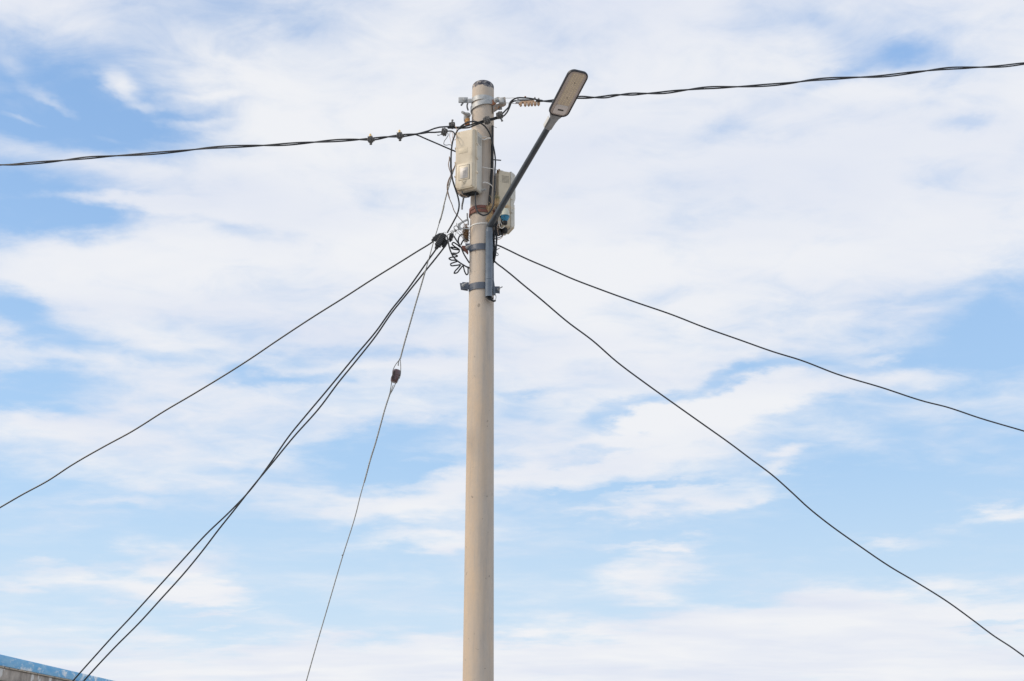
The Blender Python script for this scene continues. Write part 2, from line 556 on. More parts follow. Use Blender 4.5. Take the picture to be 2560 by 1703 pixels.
class MB:
    def __init__(self):
        self.bm = bmesh.new()

    def tube(self, pts, r, seg=8, step=5, smooth=True, r1=None, ridge=None):
        pts = smooth_path(pts, step) if smooth else [Vector(p) for p in pts]
        n = len(pts)
        rings = []
        t = (pts[1] - pts[0]).normalized()
        s, u = frame_of(t)
        for i, p in enumerate(pts):
            if i == 0:
                tn = (pts[1] - pts[0])
            elif i == n - 1:
                tn = (pts[-1] - pts[-2])
            else:
                tn = pts[i + 1] - pts[i - 1]
            if tn.length > 1e-9:
                tn = tn.normalized()
                s = (s - tn * s.dot(tn))
                s = s.normalized() if s.length > 1e-6 else frame_of(tn)[0]
                u = tn.cross(s).normalized()
            rr = r if r1 is None else r + (r1 - r) * i / (n - 1)
            if ridge:
                rr *= 1 + ridge * (1 if i % 2 else -1)
            rings.append([self.bm.verts.new(p + (s * math.cos(2 * PI * k / seg) + u * math.sin(2 * PI * k / seg)) * rr) for k in range(seg)])
        for a, b in zip(rings[:-1], rings[1:]):
            for k in range(seg):
                self.bm.faces.new((a[k], a[(k + 1) % seg], b[(k + 1) % seg], b[k]))
        self.bm.faces.new(rings[0][::-1])
        self.bm.faces.new(rings[-1])
        return self

    def cyl(self, p0, p1, r, r1=None, seg=20):
        return self.tube([Vector(p0), Vector(p1)], r, seg, smooth=False, r1=r1)

    def turned(self, p0, axis, profile, seg=28):
        """profile: (distance along axis, radius)"""
        a = axis.normalized()
        s, u = frame_of(a)
        rings = []
        for d, r in profile:
            c = p0 + a * d
            rings.append([self.bm.verts.new(c + (s * math.cos(2 * PI * k / seg) + u * math.sin(2 * PI * k / seg)) * max(r, 1e-4)) for k in range(seg)])
        for x, y in zip(rings[:-1], rings[1:]):
            for k in range(seg):
                self.bm.faces.new((x[k], x[(k + 1) % seg], y[(k + 1) % seg], y[k]))
        self.bm.faces.new(rings[0][::-1])
        self.bm.faces.new(rings[-1])
        return self

    def box(self, c, ax, half, bevel=0.0, seg=2):
        """c centre, ax three axes, half three half sizes"""
        b2 = bmesh.new()
        vs = []
        for i in (-1, 1):
            for j in (-1, 1):
                for k in (-1, 1):
                    vs.append(b2.verts.new(Vector(c) + ax[0] * (i * half[0]) + ax[1] * (j * half[1]) + ax[2] * (k * half[2])))
        for f in ((0, 1, 3, 2), (4, 6, 7, 5), (0, 4, 5, 1), (2, 3, 7, 6), (0, 2, 6, 4), (1, 5, 7, 3)):
            b2.faces.new([vs[i] for i in f])
        bmesh.ops.recalc_face_normals(b2, faces=b2.faces[:])
        if bevel:
            bmesh.ops.bevel(b2, geom=b2.edges[:], offset=bevel, segments=seg, profile=0.5, affect='EDGES')
        self.merge(b2)
        return self

    def prism(self, poly, vec, bevel=0.0):
        """polygon of 3D points pushed along vec"""
        b2 = bmesh.new()
        a = [b2.verts.new(Vector(p)) for p in poly]
        b = [b2.verts.new(Vector(p) + vec) for p in poly]
        n = len(a)
        b2.faces.new(a)
        b2.faces.new(b[::-1])
        for i in range(n):
            b2.faces.new((a[i], b[i], b[(i + 1) % n], a[(i + 1) % n]))
        bmesh.ops.recalc_face_normals(b2, faces=b2.faces[:])
        if bevel:
            bmesh.ops.bevel(b2, geom=b2.edges[:], offset=bevel, segments=2, profile=0.5, affect='EDGES')
        self.merge(b2)
        return self

    def blob(self, c, half, sub=2, jitter=0.0, ax=None):
        b2 = bmesh.new()
        bmesh.ops.create_icosphere(b2, subdivisions=sub, radius=1.0)
        ax = ax or (Vector((1, 0, 0)), Vector((0, 1, 0)), Vector((0, 0, 1)))
        for v in b2.verts:
            k = 1 + rnd.uniform(-jitter, jitter)
            q = v.co * k
            v.co = Vector(c) + ax[0] * (q.x * half[0]) + ax[1] * (q.y * half[1]) + ax[2] * (q.z * half[2])
        self.merge(b2)
        return self

    def loft(self, loops, cap=True):
        rings = [[self.bm.verts.new(Vector(p)) for p in lp] for lp in loops]
        n = len(rings[0])
        for x, y in zip(rings[:-1], rings[1:]):
            for k in range(n):
                self.bm.faces.new((x[k], x[(k + 1) % n], y[(k + 1) % n], y[k]))
        if cap:
            self.bm.faces.new(rings[0][::-1])
            self.bm.faces.new(rings[-1])
        return self

    def ring(self, c, nrm, R0, r, seg=20, rs=8):
        s, u = frame_of(nrm)
        pts = [c + (s * math.cos(2 * PI * k / seg) + u * math.sin(2 * PI * k / seg)) * R0 for k in range(seg + 1)]
        return self.tube(pts, r, rs, smooth=False)

    def merge(self, b2):
        mp = {v: self.bm.verts.new(v.co) for v in b2.verts}
        for f in b2.faces:
            try:
                self.bm.faces.new([mp[v] for v in f.verts])
            except ValueError:
                pass
        b2.free()

    def build(self, name, mat, parent=None, origin=None, angle=40):
        bmesh.ops.recalc_face_normals(self.bm, faces=self.bm.faces[:])
        org = Vector(parent['org']) if parent is not None else (Vector(origin) if origin is not None else Vector((0, 0, 0)))
        for v in self.bm.verts:
            v.co = v.co - org
        me = bpy.data.meshes.new(name)
        self.bm.to_mesh(me)
        self.bm.free()
        for p in me.polygons:
            p.use_smooth = True
        me.set_sharp_from_angle(angle=R(angle))
        me.materials.append(mat if not isinstance(mat, str) else MATS[mat])
        o = bpy.data.objects.new(name, me)
        scene.collection.objects.link(o)
        if parent is not None:
            # parents are Empties or part meshes whose origin is org
            o.parent = parent
            o['org'] = org
        else:
            o.location = org
            o['org'] = org
        return o


def thing(name, label, cat, org, group=None):
    o = bpy.data.objects.new(name, None)
    o.empty_display_size = .1
    scene.collection.objects.link(o)
    o.location = org
    o['org'] = Vector(org)
    o['label'] = label
    o['category'] = cat
    if group:
        o['group'] = group
    return o


def tag(o, label, cat, group=None):
    o['label'] = label
    o['category'] = cat
    if group:
        o['group'] = group
    return o


def setting(o):
    o['kind'] = 'structure'
    return o


UP = Vector((0, 0, 1))
XA = Vector((1, 0, 0))
YA = Vector((0, 1, 0))
AXW = (XA, YA, UP)

# ================================================================ the setting
g = MB()
S_ = 1500
vs = [g.bm.verts.new((x, y, 0)) for x, y in ((-S_, -S_), (S_, -S_), (S_, S_), (-S_, S_))]
g.bm.faces.new(vs)
setting(g.build('ground', 'ground_dust'))

# ---------------------------------------------------------------- painted coping on a masonry wall, bottom left
wd = Vector((-401, 3197, 0)).normalized()
wn_ = Vector((wd.y, -wd.x, 0))           # faces the camera side (to the right)
c0 = Pz(0, 1635.7, 2.5)
base_line = c0.copy()


def on_wall(u, v):
    d = ray(u, v)
    t = (c0 - EYE).dot(wn_) / d.dot(wn_)
    return EYE + d * t


cb = on_wall(0, 1663.5)
ch = c0.z - cb.z
wall_t = thing('boundary_wall', 'grey stone boundary wall capped with flaking sky blue paint in the lower left corner', 'wall', (c0.x, c0.y, 0))
m = MB()
L0, L1 = -7.0, 14.0
mid = c0 + wd * ((L0 + L1) / 2)
# coping in cast lengths, butted with a hairline between
m.box(Vector((mid.x, mid.y, c0.z - ch / 2)) - wn_ * .13, (wd, wn_, UP), ((L1 - L0) / 2, .13, ch / 2), .006)
m.build('coping', coping_material(), wall_t)
m = MB()
m.box(Vector((mid.x, mid.y, cb.z - .008)) - wn_ * .13, (wd, wn_, UP), ((L1 - L0) / 2, .115, .0078))
m.build('mortar_bed', material('mortar', (.50, .42, .32), (.62, .56, .47), rough=.9, scale=20, spots=(.03, .025, .02), spot_scale=14, spot_t=.60), wall_t)
m = MB()
wh = cb.z - .016
# rough stones laid in courses
z = 0.0
zc = wh
course = 0
while zc > 0.02:
    hgt = min(zc, rnd.uniform(.12, .20))
    y = L0
    while y < L1:
        ln = rnd.uniform(1.6, 3.2)
        e = min(L1, y + ln)
        cc = c0 + wd * ((y + e) / 2)
        off = rnd.uniform(-.012, .012)
        m.box(Vector((cc.x, cc.y, zc - hgt / 2)) - wn_ * (.15 + off), (wd, wn_, UP), ((e - y) / 2 - .004, .105, hgt / 2 - .003), .008, 2)
        y = e
    zc -= hgt
    course += 1
m.build('stonework', material('wall_stone', (.22, .19, .165), (.46, .405, .35), rough=.9, scale=5, bump=.8, bscale=25, spots=(.66, .64, .61), spot_scale=4, spot_t=.56), wall_t)
m = MB()
m.box(Vector((mid.x, mid.y, wh / 2)) - wn_ * .15, (wd, wn_, UP), ((L1 - L0) / 2 - .02, .085, wh / 2))
m.build('mortar_core', material('mortar_core', (.10, .09, .08), (.17, .155, .14), rough=.95, scale=10, bump=.5), wall_t)

# ================================================================ the pole
AXX, AXY = -0.268, 10.0
z_edge = P(1204, 219, 10.0).z
TAR_Z = z_edge - 0.035
zb = P(1197, 1703, 10.0).z
R_TOP, R_BOT = 0.1005, 0.1235


def rpole(z):
    return R_TOP + (R_BOT - R_TOP) * (z_edge - z) / (z_edge - zb)


m = MB()
prof = [(0.0, rpole(0))]
n_ = 60
for i in range(1, n_ + 1):
    zz_ = z_edge * i / n_
    prof.append((zz_, rpole(zz_)))
for a_ in range(8, 91, 8):
    prof.append((z_edge + .052 * math.sin(R(a_)), R_TOP * math.cos(R(a_)) ** .8))
m.turned(Vector((AXX, AXY, 0)), UP, prof, 96)
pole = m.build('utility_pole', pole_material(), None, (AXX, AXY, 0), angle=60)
tag(pole, 'round beige concrete utility pole with black tar daubed on its domed top', 'utility pole')


def zat(v, Y=9.9, u=1203):
    return P(u, v, Y).z


def band(mb, z, h, gap=.002, th=.006, a0=-180, a1=180, tiltx=0.0, seg=48, tilty=0.0, rr=None):
    """a strap round the pole; angles from the side towards the camera, positive to the right; tiltx lifts the right side"""
    full = abs(a1 - a0) >= 359
    n = seg
    loops = []
    r0 = (rr or rpole(z)) + gap
    for i in range(n + (0 if full else 1)):
        a = R(a0 + (a1 - a0) * i / n)
        d = Vector((math.sin(a), -math.cos(a), 0))
        dz = d.x * math.tan(R(tiltx)) * r0 + d.y * math.tan(R(tilty)) * r0
        cc = Vector((AXX, AXY, z + dz))
        loops.append([cc + d * r0 - UP * h / 2, cc + d * (r0 + th) - UP * h / 2, cc + d * (r0 + th) + UP * h / 2, cc + d * r0 + UP * h / 2])
    if full:
        loops.append(loops[0])
        mb.loft(loops, cap=False)
        bmesh.ops.remove_doubles(mb.bm, verts=mb.bm.verts[:], dist=1e-6)
    else:
        mb.loft(loops)
    return mb


# ================================================================ the two galvanised bands at the top
vax = lambda u: (u - 1204)
zb1 = zat(243, 9.9)
b1 = thing('pole_clamp', 'clean galvanised steel band, uppermost clamp round the pole top with square lugs', 'pole clamp', (AXX, AXY, zb1), 'clamps round the pole')
m = MB()
band(m, zb1, .045, a0=-80, a1=80)
m.build('front_strap', 'galvanised', b1)
m = MB()
band(m, zb1, .045, a0=100, a1=260)
m.build('rear_strap', 'galvanised', b1)


def lug_box(par, view, x0, y0, x1, y1, Y, depth, mat, name='lug', bev=.002, rotz=0.0):
    p0 = at(view, x0, y0, Y)
    p1 = at(view, x1, y1, Y)
    c = (p0 + p1) / 2
    ca, sa = math.cos(R(rotz)), math.sin(R(rotz))
    ax = (Vector((ca, sa, 0)), Vector((-sa, ca, 0)), UP)
    mb = MB()
    mb.box(c + ax[1] * depth / 2, ax, (abs(p1.x - p0.x) / 2, depth / 2, abs(p1.z - p0.z) / 2), bev)
    return mb.build(name, mat, par)


def bolt(par, p, d, length=.05, r=.008, head=.016, mat='galvanised_dark', name='bolt', nut=True):
    mb = MB()
    d = d.normalized()
    mb.cyl(p, p + d * length, r, seg=12)
    if nut:
        s, u = frame_of(d)
        mb.turned(p + d * .004, d, [(0, head), (.011, head), (.013, head * .8)], 6)
        mb.turned(p, d, [(-.001, head * 1.25), (.003, head * 1.25)], 20)
    return mb.build(name, mat, par)


lug_box(b1, 'J', 70, 705, 330, 850, 9.945, .014, 'galvanised')
lug_box(b1, 'J', 335, 745, 430, 855, 9.93, .012, 'galvanised', 'strap_end')
lug_box(b1, 'J', 85, 712, 330, 856, 10.0, .012, 'galvanised_dark')
bolt(b1, at('J', 250, 780, 9.945), Vector((0, -1, -.05)), .022, .011, .019, 'galvanised')
lug_box(b1, 'J', 1070, 935, 1290, 1045, 10.03, .014, 'galvanised_dark')
m = MB()
m.tube(px('J', [(150, 930, 9.90), (185, 880, 9.97), (200, 855, 10.02)]), .0085, 10)
m.build('bolt_end', 'galvanised_dark', b1)

zb2 = zat(256.5, 9.9)
b2_ = thing('pole_clamp', 'lower galvanised band on the pole top, tilted, with rusty red right end and bolt', 'pole clamp', (AXX, AXY, zb2), 'clamps round the pole')
m = MB()
band(m, zb2, .046, gap=.008, a0=-92, a1=66, tiltx=13)
m.build('front_strap', 'galvanised', b2_)
m = MB()
band(m, zb2, .046, gap=.008, a0=100, a1=255, tiltx=13)
m.build('rear_strap', 'galvanised_dark', b2_)
# the rusty triangular shoulder
m = MB()
Yr = 9.925
m.prism(px('J', [(965, 915), (985, 815), (1040, 762), (1065, 770), (1130, 880), (1060, 912)], Yr), Vector((0, .012, 0)), .0015)
m.build('shoulder', 'rust', b2_)
lug_box(b2_, 'J', 1195, 712, 1330, 850, 9.90, .05, 'galvanised', 'spacer_block', .003, -12)
m = MB()
m.prism(px('J', [(1325, 705), (1380, 700), (1402, 860), (1330, 905), (1200, 925), (1160, 1000), (1060, 1060), (1040, 1140), (1032, 930), (1190, 880), (1335, 850)], 9.93), Vector((0, .05, 0)), .002)
m.build('bracket_arm', material('weathered_bracket', (.22, .18, .15), (.40, .35, .30), rough=.7, scale=30, bump=.3, spots=(.42, .20, .09), spot_scale=28, spot_t=.56), b2_, angle=30)
bolt(b2_, at('J', 1130, 795, 9.915), Vector((-.15, -1, -.1)), .035, .011, .020, 'galvanised')
m = MB()
m.turned(at('J', 1195, 790, 9.955), Vector((-.5, -1, 0)), [(0, .024), (.012, .024), (.014, .020), (.026, .020)], 24)
m.build('washer', 'galvanised_dark', b2_)
lug_box(b2_, 'J', 1180, 925, 1285, 1045, 9.98, .008, 'galvanised', 'plate')
m = MB()
m.cyl(at('J', 1110, 1022, 9.97), at('J', 1235, 1055, 9.97), .0055, seg=10)
m.build('pin', 'galvanised_dark', b2_)
# left end hook
m = MB()
m.tube(px('J', [(330, 870, 9.93), (312, 930, 9.94), (318, 1010, 9.95), (345, 1080, 9.96)]), .0075, 10)
m.build('hook', 'galvanised_dark', b2_)

# spool bracket on the left below the bands
zb3 = at('J', 300, 1200, 9.98)
sb = thing('spool_bracket', 'small rusty bracket and thick bolt sticking out left below the top bands', 'bracket', zb3)
m = MB()
d_ = (at('J', 195, 1140, 9.86) - at('J', 330, 1210, 9.97))
m.turned(at('J', 345, 1215, 9.98), d_, [(0, .024), (.02, .024), (.022, .020), (.045, .020), (.047, .0125), (.15, .0125)], 20)
m.build('bolt', 'galvanised', sb)
m = MB()
m.prism(px('J', [(215, 1180), (385, 1225), (385, 1290), (240, 1335), (212, 1310)], 9.97), Vector((0, .05, 0)), .002)
m.build('plate', 'galvanised', sb)
m = MB()
m.prism(px('J', [(240, 1320), (385, 1285), (385, 1440), (238, 1440)], 9.985), Vector((0, .04, 0)), .002)
m.build('backing', 'rust', sb)
m = MB()
m.turned(at('J', 322, 1430, 9.965), UP, [(0, .016), (.012, .024), (.024, .016), (.036, .023), (.046, .012)], 20)
m.build('spool', 'ochre', sb)

# ================================================================ meter boxes
AL = R(25)
HB = .0


def rrect(cx, cy, w, h, r, n=5, corners=(1, 1, 1, 1)):
    pts = []
    for k, (sx, sy) in enumerate(((1, 1), (-1, 1), (-1, -1), (1, -1))):
        rr = r if corners[k] else r * .25
        ox, oy = cx + sx * (w / 2 - rr), cy + sy * (h / 2 - rr)
        for i in range(n + 1):
            a = PI / 2 * k + PI / 2 * i / n
            pts.append((ox + rr * math.cos(a), oy + rr * math.sin(a)))
    return pts


def meter_box(org, ang, label, w, h, body_d, cov_d, m_body, m_cover, vents_right=True, tilt=0.0):
    """org: middle of the lower edge of the back; the door faces the horizontal direction ang (0 = towards the camera, + to the right)"""
    n = Vector((math.sin(ang), -math.cos(ang), 0))       # out of the door
    t = Vector((math.cos(ang), math.sin(ang), 0))        # to the right for someone facing the door
    up = UP
    if tilt:
        q = Matrix.Rotation(tilt, 3, n)
        t = q @ t
        up = q @ up
    T = thing('meter_box', label, 'meter box', org, 'meter boxes on the pole')

    def pt(a, b, c):
        return org + t * a + up * b + n * c
    # body tray
    mb = MB()
    lo = []
    for (c, ins) in ((0, .006), (.005, 0), (body_d - .002, 0)):
        lo.append([pt(a, b, c) for a, b in rrect(0, h / 2, w - .012 - 2 * ins, h - .012 - 2 * ins, .020)])
    mb.loft(lo)
    body = mb.build('body', m_body, T)
    # flange
    mb = MB()
    lo = []
    for (c, ins) in ((body_d - .001, .002), (body_d + .003, 0), (body_d + .014, 0), (body_d + .017, .002)):
        lo.append([pt(a, b, c) for a, b in rrect(0, h / 2, w - 2 * ins, h - 2 * ins, .024)])
    mb.loft(lo)
    mb.build('flange', m_cover, T)
    # cover: an extrusion of the side profile, wide upper half, sloping step, shallow lower half
    c0_ = body_d + .016
    hw = w / 2 - .012
    d_hi, d_lo = cov_d, cov_d * .62
    zs = [(.012, 0.0), (.016, d_lo - .012), (.026, d_lo), (h * .44, d_lo), (h * .545, d_hi), (h - .030, d_hi), (h - .016, d_hi - .010), (h - .011, 0.0)]
    mb = MB()
    sect = []
    for (zz_, dd) in zs:
        bev = min(.016, dd * .9)
        sect.append([pt(-hw, zz_, c0_ - .004), pt(-hw + .002, zz_, c0_ + max(0, dd - bev)), pt(-hw + bev * .6, zz_, c0_ + max(0, dd - bev * .3)), pt(-hw + bev * 1.2, zz_, c0_ + dd),
                     pt(hw - bev * 1.2, zz_, c0_ + dd), pt(hw - bev * .6, zz_, c0_ + max(0, dd - bev * .3)), pt(hw - .002, zz_, c0_ + max(0, dd - bev)), pt(hw, zz_, c0_ - .004)])
    mb.loft(sect)
    mb.build('cover', m_cover, T, angle=25)
    # lower door panel with a rounded lower edge
    fz = c0_ + d_lo
    mb = MB()
    lo = []
    for (c, ins) in ((fz - .002, 0), (fz + .005, 0), (fz + .007, .003)):
        lo.append([pt(a, b, c) for a, b in rrect(0, h * .235, w - .060 - 2 * ins, h * .40 - 2 * ins, .022, corners=(0, 0, 1, 1))])
    mb.loft(lo)
    door = mb.build('door', m_cover, T)
    # drip ledge under the door
    mb = MB()
    mb.box(pt(0, .016, fz - .006), (t, n, up), (w / 2 - .030, .010, .005), .003)
    mb.build('ledge', 'cream_dark', T)
    # window in the door
    wz = h * .275
    mb = MB()
    mb.box(pt(0, wz, fz + .0085), (t, n, up), (w * .235, .003, h * .115), .0015)
    win = mb.build('window_frame', m_cover, T)
    mb = MB()
    for s1 in (-1, 1):
        mb.box(pt(s1 * (w * .235 + .002), wz, fz + .0075), (t, n, up), (.0014, .002, h * .115 + .003))
    mb.box(pt(0, wz + h * .115 + .002, fz + .0075), (t, n, up), (w * .235 + .003, .002, .0016))
    mb.build('gasket', 'slot_dark', T)
    mb = MB()
    mb.box(pt(0, wz - .004, fz + .0125), (t, n, up), (w * .175, .002, h * .085), .001)
    mb.build('window', 'window_plastic', T)
    mb = MB()
    mb.box(pt(.002, wz - .010, fz + .0150), (t, n, up), (w * .055, .001, h * .045))
    mb.box(pt(w * .11, wz - .010, fz + .0150), (t, n, up), (w * .030, .001, h * .05))
    mb.build('dial', 'window_inner', T)
    mb = MB()
    mb.box(pt(0, wz - h * .135, fz + .0085), (t, n, up), (w * .10, .004, h * .012), .002)
    mb.box(pt(0, wz - h * .165, fz + .0085), (t, n, up), (w * .045, .005, h * .020), .002)
    mb.build('latch', 'cream_dark', T)
    mb = MB()
    mb.cyl(pt(0, wz - h * .165, fz + .012), pt(0, wz - h * .165, fz + .0145), .004, seg=10)
    mb.build('keyhole', 'slot_dark', T)
    # moulded plaque on the upper half
    mb = MB()
    mb.box(pt(-.010, h * .635, c0_ + d_hi), (t, n, up), (w * .21, .0016, h * .042), .001)
    mb.build('plaque', 'cream_dark', T)
    # side clips and louvres, both sides
    for s1 in (1, -1):
        for k, f_ in enumerate((.74, .50, .27)):
            mb = MB()
            pc = pt(s1 * (w / 2 + .003), h * f_, body_d + .008)
            mb.box(pc, (t, n, up), (.006, .009, .010), .003)
            mb.cyl(pc + n * .006, pc + n * .012, .0055, seg=12)
            cl = mb.build('clip', m_cover, T)
            mb = MB()
            mb.cyl(pc + n * .010, pc + n * .0126, .003, seg=8)
            mb.build('clip_screw', 'slot_dark', cl)
        mb = MB()
        for k in range(6):
            mb.box(pt(s1 * (w / 2 - .006), h * (.80 + .022 * k - .02), body_d * .58), (n, t, up), (body_d * .30, .0008, .0015))
        mb.build('louvres', 'slot_dark', T)
    return T, pt, t, n, up


# first box: front-left of the pole
W1, H1, BD, CD = .212, .0, .105, .040
ctop = P(1176, 322, 9.72)
cbot = P(1176, 474, 9.72)
H1 = ctop.z - cbot.z
nb = Vector((-math.sin(AL), -math.cos(AL), 0))
tb = Vector((math.cos(AL), -math.sin(AL), 0))
zbot1 = cbot.z
rp = rpole(zbot1 + H1 / 2)
org1 = Vector((AXX, AXY, zbot1)) + nb * (rp + .012) - tb * .045 + Vector((0, 0, .026))
box1, pt1, t1, n1, u1 = meter_box(org1, -AL, 'cream plastic meter box with a small window, strapped high on the front of the pole', W1, H1, BD, CD, 'pale_plastic', 'cream_plastic')
# cable glands underneath
for dx, dd, rr, ln, lab in ((-.008, .055, .019, .032, None), (.042, .060, .023, .028, None)):
    mb = MB()
    p = pt1(dx, .004, dd)
    mb.turned(p, -UP, [(-.004, rr * .9), (.010, rr * .9), (.011, rr), (ln * .8, rr), (ln, rr * .7), (ln + .004, .009)], 16)
    mb.build('cable_gland', 'rubber_black', box1, angle=30)
mb = MB()
mb.box(pt1(.0, -.002, .045), (t1, n1, UP), (.08, .03, .006), .003)
mb.build('gland_plate', 'rubber_black', box1)
# little lug with bolt on the lower right of the tray
mb = MB()
mb.cyl(pt1(W1 / 2 - .01, .035, .006), pt1(W1 / 2 + .035, .035, .006), .009, seg=12)
mb.build('fixing_bolt', 'galvanised', box1)

# second box: behind on the right, door turned away to the right
BE = R(90 + 20)
n2 = Vector((math.sin(BE), -math.cos(BE), 0))
zt2 = P(1275, 428, 10.0).z
zbx = P(1275, 570, 10.0).z
H2 = zt2 - zbx
org2 = Vector((AXX, AXY, zbx)) + n2 * (rpole(zbx) + .012) + Vector((0.0, 0.01, 0))
box2, pt2, t2, n2v, u2 = meter_box(org2, BE, 'cream meter box half hidden behind the lamp arm, dirty and sagging at its foot', W1, H2, BD + .012, CD, 'cream_dark', 'pale_plastic')
for dx, dd in ((-.06, .075), (-.02, .055)):
    mb = MB()
    p = pt2(dx, .006, dd)
    mb.turned(p, -UP, [(-.004, .022), (.012, .022), (.013, .026), (.040, .026), (.048, .016), (.052, .009)], 16)
    mb.build('cable_gland', 'rubber_black', box2, angle=30)
# mounting clip at its upper back corner
mb = MB()
mb.box(pt2(-W1 / 2 + .012, H2 - .022, -.006), (t2, n2v, UP), (.012, .006, .014), .002)
mb.cyl(pt2(-W1 / 2 - .004, H2 - .018, .0), pt2(-W1 / 2 - .014, H2 - .018, .0), .010, seg=12)
mb.build('mounting_clip', 'nest_brown', box2)

# blue-capped socket and its pale cup hanging on the second box
pc = at('L', 700, 800, 9.86)
soc = thing('cable_socket', 'blue plastic socket under a pale cup, hanging beside the lamp arm', 'socket', at('L', 700, 1100, 9.86))
mb = MB()
top_ = at('L', 690, 690, 9.86)
bot_ = at('L', 700, 905, 9.86)
ht = top_.z - bot_.z
mb.turned(bot_ + UP * ht, -UP, [(0, .012), (.004, .024), (ht * .35, .034), (ht * .95, .043), (ht, .043), (ht + .001, .036)], 28)
mb.build('cup', 'cup_plastic', soc)
mb = MB()
mb.turned(bot_ + UP * .002, -UP, [(0, .037), (.006, .041), (.010, .041), (.011, .036), (.024, .035), (.030, .030), (.036, .030), (.040, .022), (.050, .021)], 24)
mb.build('blue_plug', 'blue_plastic', soc, angle=30)
mb = MB()
mb.turned(bot_ - UP * .046, -UP, [(0, .020), (.006, .020), (.008, .023), (.03, .021), (.036, .012)], 14)
mb.build('plug_boot', 'rubber_black', soc)

# ================================================================ overhead twisted cables
RS = .0072


def helix(center, us, cross, a0):
    """two strands wound about the centre line, crossing over at the listed image columns"""
    cs = smooth_path(center, 8)
    # parameter: image column, recovered from the projection
    c, s = math.cos(PITCH), math.sin(PITCH)

    def col(p):
        q = p - EYE
        return 1280 + FPX * q.x / (q.y * c + q.z * s)

    def phase(u):
        if u <= cross[0]:
            return -(cross[0] - u) / (cross[1] - cross[0])
        for k in range(len(cross) - 1):
            if u <= cross[k + 1]:
                return k + (u - cross[k]) / (cross[k + 1] - cross[k])
        return len(cross) - 1 + (u - cross[-1]) / (cross[-1] - cross[-2])
    A, B = [], []
    for i, p in enumerate(cs):
        tn = (cs[min(i + 1, len(cs) - 1)] - cs[max(i - 1, 0)]).normalized()
        sd_, up_ = frame_of(tn)
        ph = phase(col(p)) * PI + PI / 2
        o = up_ * math.cos(ph) * a0 + sd_ * math.sin(ph) * a0 * .95
        A.append(p + o)
        B.append(p - o)
    return A, B


YL0, YL1 = 10.9, 9.80
left_c = px('R1', [(0, 266), (100, 266), (250, 254), (500, 233), (800, 202), (970, 189), (1350, 166), (1690, 136), (1900, 113), (2357, 89)]) + px('R2', [(720, 327), (1000, 318), (1380, 290), (1650, 270), (2000, 251)]) + px('G', [(330, 550), (450, 528), (700, 490), (940, 468), (1230, 440)])
# give the chain its depth
us_ = []
cL = []
raw = [(VIEW['R1'][0] + x / 3.683, VIEW['R1'][1] + y / 3.683) for x, y in [(0, 267), (120, 264), (250, 254), (500, 233), (800, 202), (970, 189), (1350, 166), (1690, 136), (1900, 113)]]
raw += [(500 + x / 5.124, 300 + y / 5.124) for x, y in [(720, 330), (1000, 319), (1380, 291), (1650, 271), (2000, 252)]]
raw += [(880 + x / 7.857, 280 + y / 7.857) for x, y in [(450, 528), (700, 490), (940, 470), (1230, 440)]]
# run on out of the frame to the left
raw = [(-1500, 560), (-900, 478), (-400, 444), (-150, 424)] + raw
for (u, v) in raw:
    Y = YL1 + (YL0 - YL1) * (1040 - u) / 1040.0
    cL.append(P(u, v, Y))
crossL = [-1300, -1150, -1000, -850, -700, -560, -420, -280, -130, -15, 141, 263, 459, 640, 769, 888, 960, 1030]
A_, B_ = helix(cL, None, crossL, .0085)
ovL = thing('overhead_cable', 'twisted pair of black overhead cables running out to the left edge', 'overhead cable', cL[-1], 'twisted overhead cables')
extA = px('G', [(1350, 415), (1500, 372), (1620, 325), (1720, 300), (1830, 292), (1950, 285)], 9.80, 9.83)
extB = px('G', [(1380, 422), (1500, 402), (1620, 402), (1720, 394), (1800, 388)], 9.80, 9.82)
m = MB()
m.tube(A_ + extA, RS, 8, 1, smooth=False)
m.build('strand', 'cable_weathered', ovL)
m = MB()
m.tube(B_ + extB, RS, 8, 1, smooth=False)
m.build('strand', 'cable_black', ovL)

YR0, YR1 = 9.75, 10.4
rawR = [(1340, 251.0), (1352, 252.5), (1376, 253), (1410, 248)]
rawR += [(1440 + x / 4.209, 140 + y / 4.209) for x, y in [(40, 436), (150, 438), (300, 432), (430, 413), (690, 398), (900, 388), (1110, 364), (1350, 338), (1600, 328), (1850, 318), (2300, 280)]]
rawR += [(1960 + x / 3.928, 140 + y / 3.928) for x, y in [(250, 240), (640, 214), (950, 200), (1330, 155), (1600, 124), (1840, 114), (2150, 100), (2357, 75)]]
rawR += [(2850, 135), (3300, 98), (4200, 30)]
cR = [P(u, v, YR0 + (YR1 - YR0) * (u - 1340) / 1220.0) for u, v in rawR]
crossR = [1350, 1412, 1476, 1542, 1604, 1704, 1820, 1980, 2123, 2299, 2428, 2580, 2730, 2880, 3030, 3180, 3330, 3480, 3630, 3780]
C_, D_ = helix(cR, None, crossR, .0085)
ovR = thing('overhead_cable', 'twisted pair of overhead cables passing behind the lamp head to the right edge', 'overhead cable', cR[0], 'twisted overhead cables')
m = MB()
m.tube(C_, RS, 8, 1, smooth=False)
m.build('strand', 'cable_weathered', ovR)
m = MB()
m.tube(D_, RS, 8, 1, smooth=False)
m.build('strand', 'cable_black', ovR)

